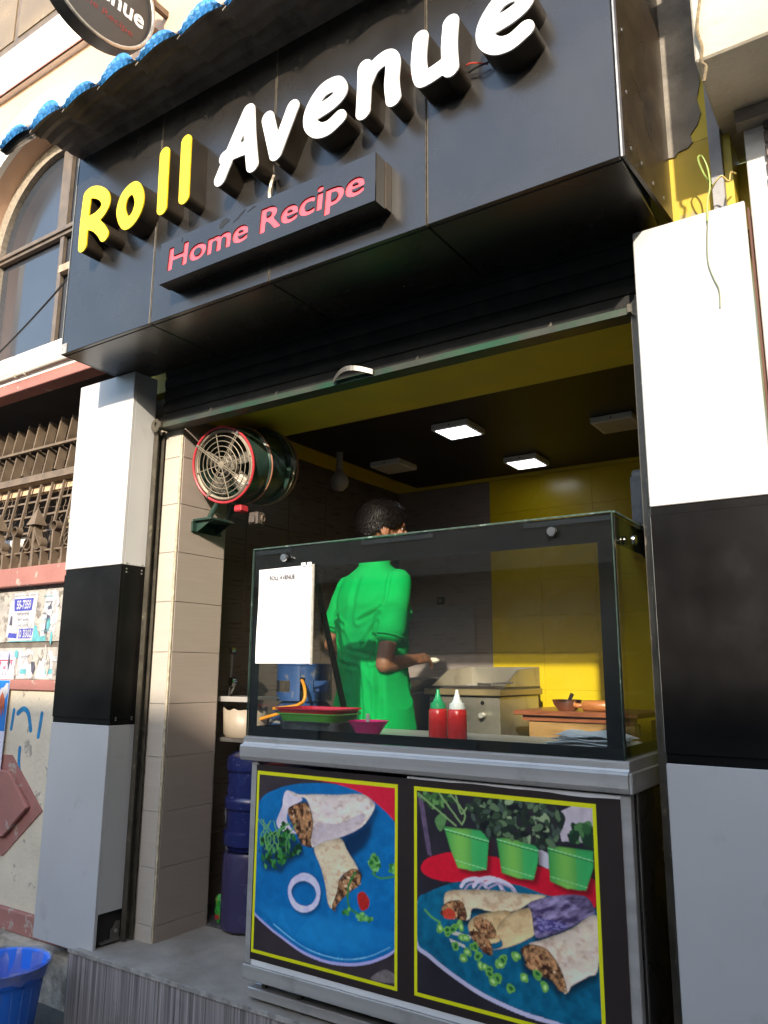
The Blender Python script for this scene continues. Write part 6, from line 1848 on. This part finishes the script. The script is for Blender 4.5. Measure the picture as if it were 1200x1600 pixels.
def loft(rings, n=28, frame=None):
    """rings: (centre, right half, forward half, right vec, fwd vec); closed solid with caps"""
    m = MB()
    vs, fs = [], []
    for c, a, b, rv, fv_ in rings:
        for k in range(n):
            t = 2 * math.pi * k / n
            ct_, st_ = math.cos(t), math.sin(t)
            e = 0.85
            vs.append(tuple(c + rv * a * math.copysign(abs(ct_) ** e, ct_) + fv_ * b * math.copysign(abs(st_) ** e, st_)))
    for i in range(len(rings) - 1):
        for k in range(n):
            k2 = (k + 1) % n
            fs.append((i * n + k, i * n + k2, (i + 1) * n + k2, (i + 1) * n + k))
    fs.append(tuple(range(n))[::-1])
    fs.append(tuple((len(rings) - 1) * n + k for k in range(n)))
    m.add(vs, fs)
    return m
def limb(m, pts, rs, n=16):
    """tapered tube with domed ends"""
    P = [Vector(p) for p in pts]
    d0 = (P[0] - P[1]).normalized()
    d1 = (P[-1] - P[-2]).normalized()
    P = [P[0] + d0 * rs[0] * 0.9, P[0] + d0 * rs[0] * 0.55] + P + [P[-1] + d1 * rs[-1] * 0.55, P[-1] + d1 * rs[-1] * 0.9]
    rr = [rs[0] * 0.4, rs[0] * 0.83] + list(rs) + [rs[-1] * 0.83, rs[-1] * 0.4]
    m.tube(P, rr, n)
def ball(m, c, r, sx_=1, sy_=1, sz_=1, n=16, rot=None):
    vs, fs = [], []
    for j in range(1, n // 2):
        th = math.pi * j / (n // 2)
        for k in range(n):
            ph = 2 * math.pi * k / n
            v = Vector((r * sx_ * math.sin(th) * math.cos(ph), r * sy_ * math.sin(th) * math.sin(ph), r * sz_ * math.cos(th)))
            if rot is not None:
                v = rot @ v
            vs.append(tuple(Vector(c) + v))
    R_ = n // 2 - 1
    for j in range(R_ - 1):
        for k in range(n):
            k2 = (k + 1) % n
            fs.append((j * n + k, (j + 1) * n + k, (j + 1) * n + k2, j * n + k2))
    top = Vector((0, 0, r * sz_))
    bot = -top
    if rot is not None:
        top, bot = rot @ top, rot @ bot
    vs += [tuple(Vector(c) + top), tuple(Vector(c) + bot)]
    a, b = len(vs) - 2, len(vs) - 1
    for k in range(n):
        k2 = (k + 1) % n
        fs.append((a, k, k2))
        fs.append((b, (R_ - 1) * n + k2, (R_ - 1) * n + k))
    m.add(vs, fs)
def remesh(m, name, voxel, mt, parent, smooth_it=6, disp=None):
    o = m.build(name + '_raw', None)
    rm_ = o.modifiers.new('remesh', 'REMESH')
    rm_.mode = 'VOXEL'
    rm_.voxel_size = voxel
    sm_ = o.modifiers.new('smooth', 'SMOOTH')
    sm_.iterations = smooth_it
    sm_.factor = 0.5
    bpy.context.view_layer.update()
    dg = bpy.context.evaluated_depsgraph_get()
    me = bpy.data.meshes.new_from_object(o.evaluated_get(dg))
    bpy.data.objects.remove(o)
    if disp:
        nv = len(me.vertices)
        co = np.empty(nv * 3)
        no = np.empty(nv * 3)
        me.vertices.foreach_get('co', co)
        me.vertices.foreach_get('normal', no)
        co = co.reshape(-1, 3)
        no = no.reshape(-1, 3)
        co = co + no * disp(co)[:, None]
        me.vertices.foreach_set('co', co.ravel())
        me.update()
    me.name = name
    return obj(name, me, mt, parent, smooth=False) if False else _fin(name, me, mt, parent)
def _fin(name, me, mt, parent):
    o = obj(name, me, mt, parent)
    me.polygons.foreach_set('use_smooth', [True] * len(me.polygons))
    return o

# joints
shR, elR, wrR = W(0.200, -0.01, 1.665), Vector((1.068, 0.735, 1.258)), Vector((1.105, 0.960, 1.285))
shL, elL, wrL = W(-0.200, 0.0, 1.665), Vector((0.600, 0.93, 1.365)), Vector((0.80, 1.10, 1.27))
hd = Vector((0.72, 0.69, 0)).normalized()         # where the face looks
hr = Vector((hd.y, -hd.x, 0))
HS = 1.17
HC = Vector((0.955, 0.895, 1.955))                   # head centre
hq = Matrix((( hr.x, hd.x, 0), (hr.y, hd.y, 0), (0, 0, 1)))   # columns: right, forward, up
hq = Matrix(((hr.x, hd.x, 0.0), (hr.y, hd.y, 0.0), (0.0, 0.0, 1.0)))
def H(r, f, z):
    return HC + (hr * r + hd * f + Vector((0, 0, z))) * HS
m = MB()
rg = [(W(0, 0, 1.0), 0.165, 0.11), (W(0, 0, 1.15), 0.160, 0.10), (W(0, 0, 1.30), 0.160, 0.10), (W(0, 0.005, 1.45), 0.175, 0.11), (W(0, 0, 1.60), 0.185, 0.10), (W(0, 0, 1.70), 0.15, 0.08), (W(0, 0.01, 1.75), 0.075, 0.062)]
lf = loft([(c, a, b, pr_, pf) for c, a, b in rg])
m.add(lf.v, lf.f)
limb(m, [W(0, 0.005, 1.70), W(0.005, 0.03, 1.80), HC - Vector((0, 0, 0.09))], [0.072, 0.066, 0.068])
# head: skull, jaw, chin, nose, brow, ears
ball(m, H(0, -0.01, 0.025), HS * 0.100, 0.80, 1.02, 0.98, 24, hq)
ball(m, H(0, 0.02, -0.045), HS * 0.072, 0.86, 1.02, 1.12, 20, hq)
ball(m, H(0, 0.075, -0.095), HS * 0.026, 1.1, 0.9, 0.8, 14, hq)
ball(m, H(0, 0.080, 0.018), HS * 0.030, 1.6, 0.6, 0.6, 14, hq)
limb(m, [H(0, 0.092, 0.005), H(0, 0.108, -0.030)], [0.009, 0.013], 10)
for s in (-1, 1):
    ball(m, H(s * 0.011, 0.098, -0.034), HS * 0.010, 1, 1, 0.8, 10, hq)
    ball(m, H(s * 0.080, -0.008, -0.015), HS * 0.030, 0.30, 0.75, 1.1, 14, hq)
    ball(m, H(s * 0.040, 0.070, -0.022), HS * 0.022, 1, 0.7, 0.9, 12, hq)
for dz in (-0.058, -0.066):
    limb(m, [H(-0.020, 0.088, dz), H(0, 0.095, dz + 0.001), H(0.020, 0.088, dz)], [0.005, 0.0065, 0.005], 8)
# arms
limb(m, [shR.lerp(elR, 0.12), shR.lerp(elR, 0.5), elR], [0.050, 0.048, 0.041])
limb(m, [elR, elR.lerp(wrR, 0.35), wrR], [0.041, 0.042, 0.028])
limb(m, [shL.lerp(elL, 0.12), shL.lerp(elL, 0.5), elL], [0.050, 0.048, 0.041])
limb(m, [elL, elL.lerp(wrL, 0.35), wrL], [0.041, 0.042, 0.028])
def hand(wr, fwd, up, side):
    """palm and five curled fingers; fwd along the forearm, up = back of hand, side = towards the thumb"""
    fwd, up, side = Vector(fwd).normalized(), Vector(up).normalized(), Vector(side).normalized()
    P = lambda a, b, c: wr + fwd * a + side * b + up * c
    limb(m, [wr, P(0.03, 0, 0)], [0.027, 0.027], 12)
    for b in (-0.026, -0.009, 0.009, 0.026):
        limb(m, [P(0.02, b * 0.8, 0), P(0.085, b, 0)], [0.017, 0.013], 10)
    for b, L in ((-0.028, 0.058), (-0.010, 0.072), (0.009, 0.078), (0.028, 0.070)):
        limb(m, [P(0.085, b, 0), P(0.085 + L * 0.42, b * 1.05, -0.008), P(0.085 + L * 0.72, b * 1.05, -0.030), P(0.085 + L * 0.80, b * 1.02, -0.050)], [0.0095, 0.0088, 0.0080, 0.0070], 8)
    limb(m, [P(0.025, 0.024, -0.006), P(0.055, 0.048, -0.014), P(0.085, 0.055, -0.022), P(0.105, 0.050, -0.030)], [0.014, 0.0115, 0.0095, 0.008], 8)
hand(wrR, (wrR - elR), (0.3, -0.3, 0.9), (-0.6, 0.5, 0.5))
hand(wrL, (wrL - elL), (-0.2, 0.2, 0.9), (0.7, 0.1, 0.6))
# legs
for s in (-1, 1):
    limb(m, [W(s * 0.085, 0, 1.05), W(s * 0.095, 0.01, 0.80), W(s * 0.10, 0.01, 0.40)], [0.095, 0.070, 0.042])
    limb(m, [W(s * 0.10, -0.02, 0.345), W(s * 0.105, 0.12, 0.335)], [0.038, 0.030], 12)
body = remesh(m, 'body', 0.0055, SKIN, ck, 4)

# polo shirt
m = MB()
rg = [(W(0.01, -0.005, 0.945), 0.232, 0.175), (W(0.008, -0.005, 1.02), 0.224, 0.168), (W(0.005, -0.005, 1.12), 0.212, 0.155), (W(0, -0.008, 1.25), 0.205, 0.142), (W(0, -0.012, 1.38), 0.212, 0.140),
      (W(0, -0.012, 1.50), 0.222, 0.140), (W(0, -0.008, 1.60), 0.228, 0.130), (W(0, 0.0, 1.665), 0.222, 0.118), (W(0, 0.004, 1.712), 0.190, 0.102), (W(0, 0.008, 1.748), 0.120, 0.084), (W(0, 0.010, 1.772), 0.078, 0.074)]
lf = loft([(c, a, b, pr_, pf) for c, a, b in rg], 36)
m.add(lf.v, lf.f)
def sleeve(a, b, k):
    d = (b - a)
    limb(m, [a + d * 0.0 , a + d * 0.3, a + d * k], [0.0685, 0.076, 0.081], 20)
sleeve(shR, elR, 0.60)
sleeve(shL, elL, 0.60)
CREASES = [(0.185, 1.53, 0.06, 1.47, 0.010, 0.014), (0.19, 1.50, 0.09, 1.36, 0.010, 0.014), (0.185, 1.46, 0.13, 1.27, 0.009, 0.012), (-0.19, 1.52, -0.06, 1.45, 0.010, 0.012), (-0.185, 1.47, -0.10, 1.32, 0.010, 0.012),
           (0.06, 1.22, 0.10, 0.96, 0.014, 0.014), (-0.05, 1.26, -0.09, 0.96, 0.014, 0.012), (0.16, 1.24, 0.19, 0.96, 0.012, 0.014), (0.0, 1.10, 0.01, 0.95, 0.014, 0.010), (-0.15, 1.2, -0.18, 0.96, 0.012, 0.012),
           (-0.12, 1.27, 0.06, 1.24, 0.010, 0.010), (-0.02, 1.33, 0.14, 1.30, 0.010, 0.009), (0.005, 1.68, 0.0, 1.45, 0.020, 0.006), (0.205, 1.70, 0.215, 1.55, 0.006, 0.006)]
def folds(co):
    u = (co - np.array(PC)) @ np.array(pr_)
    z = co[:, 2]
    f = (co - np.array(PC)) @ np.array(pf)
    d = -0.010 * np.abs(np.sin(z * 13 + u * 15 + 2.2 * np.sin(u * 9 + z * 5))) ** 0.6 * np.clip((1.64 - z) / 0.35, 0.15, 1)
    d += 0.006 * np.sin(z * 31 - u * 19 + 2 * np.sin(z * 9)) * np.exp(-((z - 1.18) / 0.16) ** 2)
    d += 0.008 * np.sin(u * 38 + z * 7 + np.sin(z * 11)) * np.clip((1.30 - z) / 0.3, 0, 1)
    d += 0.009 * np.sin((u - 0.15) * 55 - z * 42) * np.exp(-((u - 0.17) / 0.07) ** 2 - ((z - 1.5) / 0.11) ** 2)
    for (u0, z0_, u1, z1_, w_, dp) in CREASES:
        du, dz = u1 - u0, z1_ - z0_
        t = np.clip(((u - u0) * du + (z - z0_) * dz) / (du * du + dz * dz), 0, 1)
        q = np.hypot(u - u0 - t * du, z - z0_ - t * dz)
        d += -dp * np.exp(-(q / w_) ** 2) * (0.35 + 0.65 * np.sin(np.pi * np.clip(t, 0.05, 0.95))) + 0.6 * dp * np.exp(-((q - 1.9 * w_) / w_) ** 2)
    return d
shirt = remesh(m, 'polo_shirt', 0.0065, SHIRT, ck, 5, folds)
m = MB()
rc = [(W(0, 0.010, 1.748), 0.088, 0.082), (W(0, 0.006, 1.775), 0.082, 0.078), (W(0, 0.006, 1.800), 0.078, 0.075), (W(0, 0.010, 1.802), 0.072, 0.069), (W(0, 0.012, 1.76), 0.070, 0.068)]
lf = loft([(c, a, b, pr_, pf) for c, a, b in rc], 32)
m.add(lf.v, lf.f[:-2])
_c = m.build('collar', SHIRT, ck, smooth=True)
# sleeve hem band and side seam
for a, b in ((shR, elR), (shL, elL)):
    d = (b - a).normalized()
    L = (b - a).length
    MB().tube(ring_pts(a + (b - a) * 0.665, 0.0815, d, 28), 0.003, 6, closed=True).build('sleeve_hem', SHIRT, ck, smooth=True)
# trousers and shoes
m = MB()
rg = [(W(0, 0, 0.90), 0.165, 0.12), (W(0, 0, 1.0), 0.175, 0.125), (W(0, 0, 1.10), 0.165, 0.115)]
lf = loft([(c, a, b, pr_, pf) for c, a, b in rg])
m.add(lf.v, lf.f)
for s in (-1, 1):
    limb(m, [W(s * 0.085, 0, 1.0), W(s * 0.095, 0.01, 0.75), W(s * 0.10, 0.005, 0.42)], [0.105, 0.085, 0.070])
remesh(m, 'trousers', 0.012, TROU, ck, 4)
for s in (-1, 1):
    sh_ = MB()
    limb(sh_, [W(s * 0.10, -0.03, 0.345), W(s * 0.10, 0.05, 0.345), W(s * 0.108, 0.14, 0.338)], [0.044, 0.045, 0.037], 16)
    sh_.build('shoe', SHOE, ck, smooth=True)
# eyes
for s in (-1, 1):
    e = MB()
    ball(e, H(s * 0.031, 0.074, -0.002), HS * 0.0115, 1, 0.8, 0.7, 14, hq)
    eo = e.build('eye', mat('eye_white', (0.6, 0.57, 0.52), 0.2, 0, 0.02, 5), ck, smooth=True)
    e = MB()
    ball(e, H(s * 0.031, 0.0815, -0.002), HS * 0.0052, 1, 0.5, 1, 12, hq)
    e.build('iris', mat('iris_dark', (0.012, 0.008, 0.006), 0.1, 0, 0.02, 5), eo, smooth=True)
# hair: cap following the skull plus short locks
rh = random.Random(21)
m = MB()
def scalp(th, ph):
    # th from crown, ph around with 0 = forward
    return Vector((0.088 * math.sin(th) * math.sin(ph), -0.012 + 0.112 * math.sin(th) * math.cos(ph), 0.028 + 0.105 * math.cos(th)))
def hairline(ph):
    a = abs((ph + math.pi) % (2 * math.pi) - math.pi)
    return (R(64) + R(40) * min(a / R(62), 1) ** 1.5 + (R(32) * max(0, (a - R(75)) / R(105)))) * (1 + 0.02 * math.sin(9 * ph) + 0.015 * math.sin(23 * ph))
vs, fs = [], []
NP, NT = 48, 14
for j in range(NT + 1):
    for k in range(NP):
        ph = 2 * math.pi * k / NP
        th = hairline(ph) * j / NT
        p = scalp(th, ph)
        p *= 1.0 + 0.03 * (mnoise.noise(p * 18) + 0.5)
        vs.append(tuple(HC + hq @ (p * HS)))
for j in range(NT):
    for k in range(NP):
        k2 = (k + 1) % NP
        fs.append((j * NP + k, j * NP + k2, (j + 1) * NP + k2, (j + 1) * NP + k))
cap_ = MB().add(vs, fs).build('hair', HAIRM, ck, smooth=True)
m = MB()
for q in range(9000):
    ph = rh.uniform(0, 2 * math.pi)
    th = hairline(ph) * (math.sqrt(rh.random()) if q % 4 else rh.uniform(0.9, 1.02))
    p = scalp(th, ph)
    n_ = Vector((p.x / 0.088 ** 2, (p.y + 0.012) / 0.112 ** 2, (p.z - 0.028) / 0.105 ** 2)).normalized()
    down = Vector((math.sin(ph) * math.cos(th), math.cos(ph) * math.cos(th), -math.sin(th)))
    sweep = Vector((0.5, 0.5, 0)) if th < R(50) else Vector((0, -0.25, 0))
    dirn = (down * 0.9 + n_ * rh.uniform(0.02, 0.22) + sweep + Vector((rh.gauss(0, 0.2), rh.gauss(0, 0.2), rh.gauss(0, 0.15)))).normalized()
    L = rh.uniform(0.025, 0.055) if th < R(62) else rh.uniform(0.012, 0.024)
    w_ = rh.uniform(0.0007, 0.0016)
    sd_ = dirn.cross(n_).normalized() * w_
    b0 = p * 1.03
    b1 = b0 + dirn * L * 0.55
    b2 = b0 + dirn * L - n_ * L * 0.25
    m.add([tuple(HC + hq @ (v * HS)) for v in (b0 - sd_, b0 + sd_, b1 + sd_ * 0.9, b1 - sd_ * 0.9, b2)], [(0, 1, 2, 3), (3, 2, 4)])
lk = m.build('hair_locks', HAIRM, cap_)
lk['kind'] = 'stuff'
# bit of dough in the right hand
dg_ = MB()
ball(dg_, wrR + (wrR - elR).normalized() * 0.15 + Vector((0, 0, -0.02)), 0.026, 1.3, 1.0, 0.6, 14)
tag(dg_.build('dough_piece', mat('dough', (0.62, 0.55, 0.45), 0.8, 0, 0.1, 20), None, smooth=True), 'small white piece of dough held by the cook', 'dough')
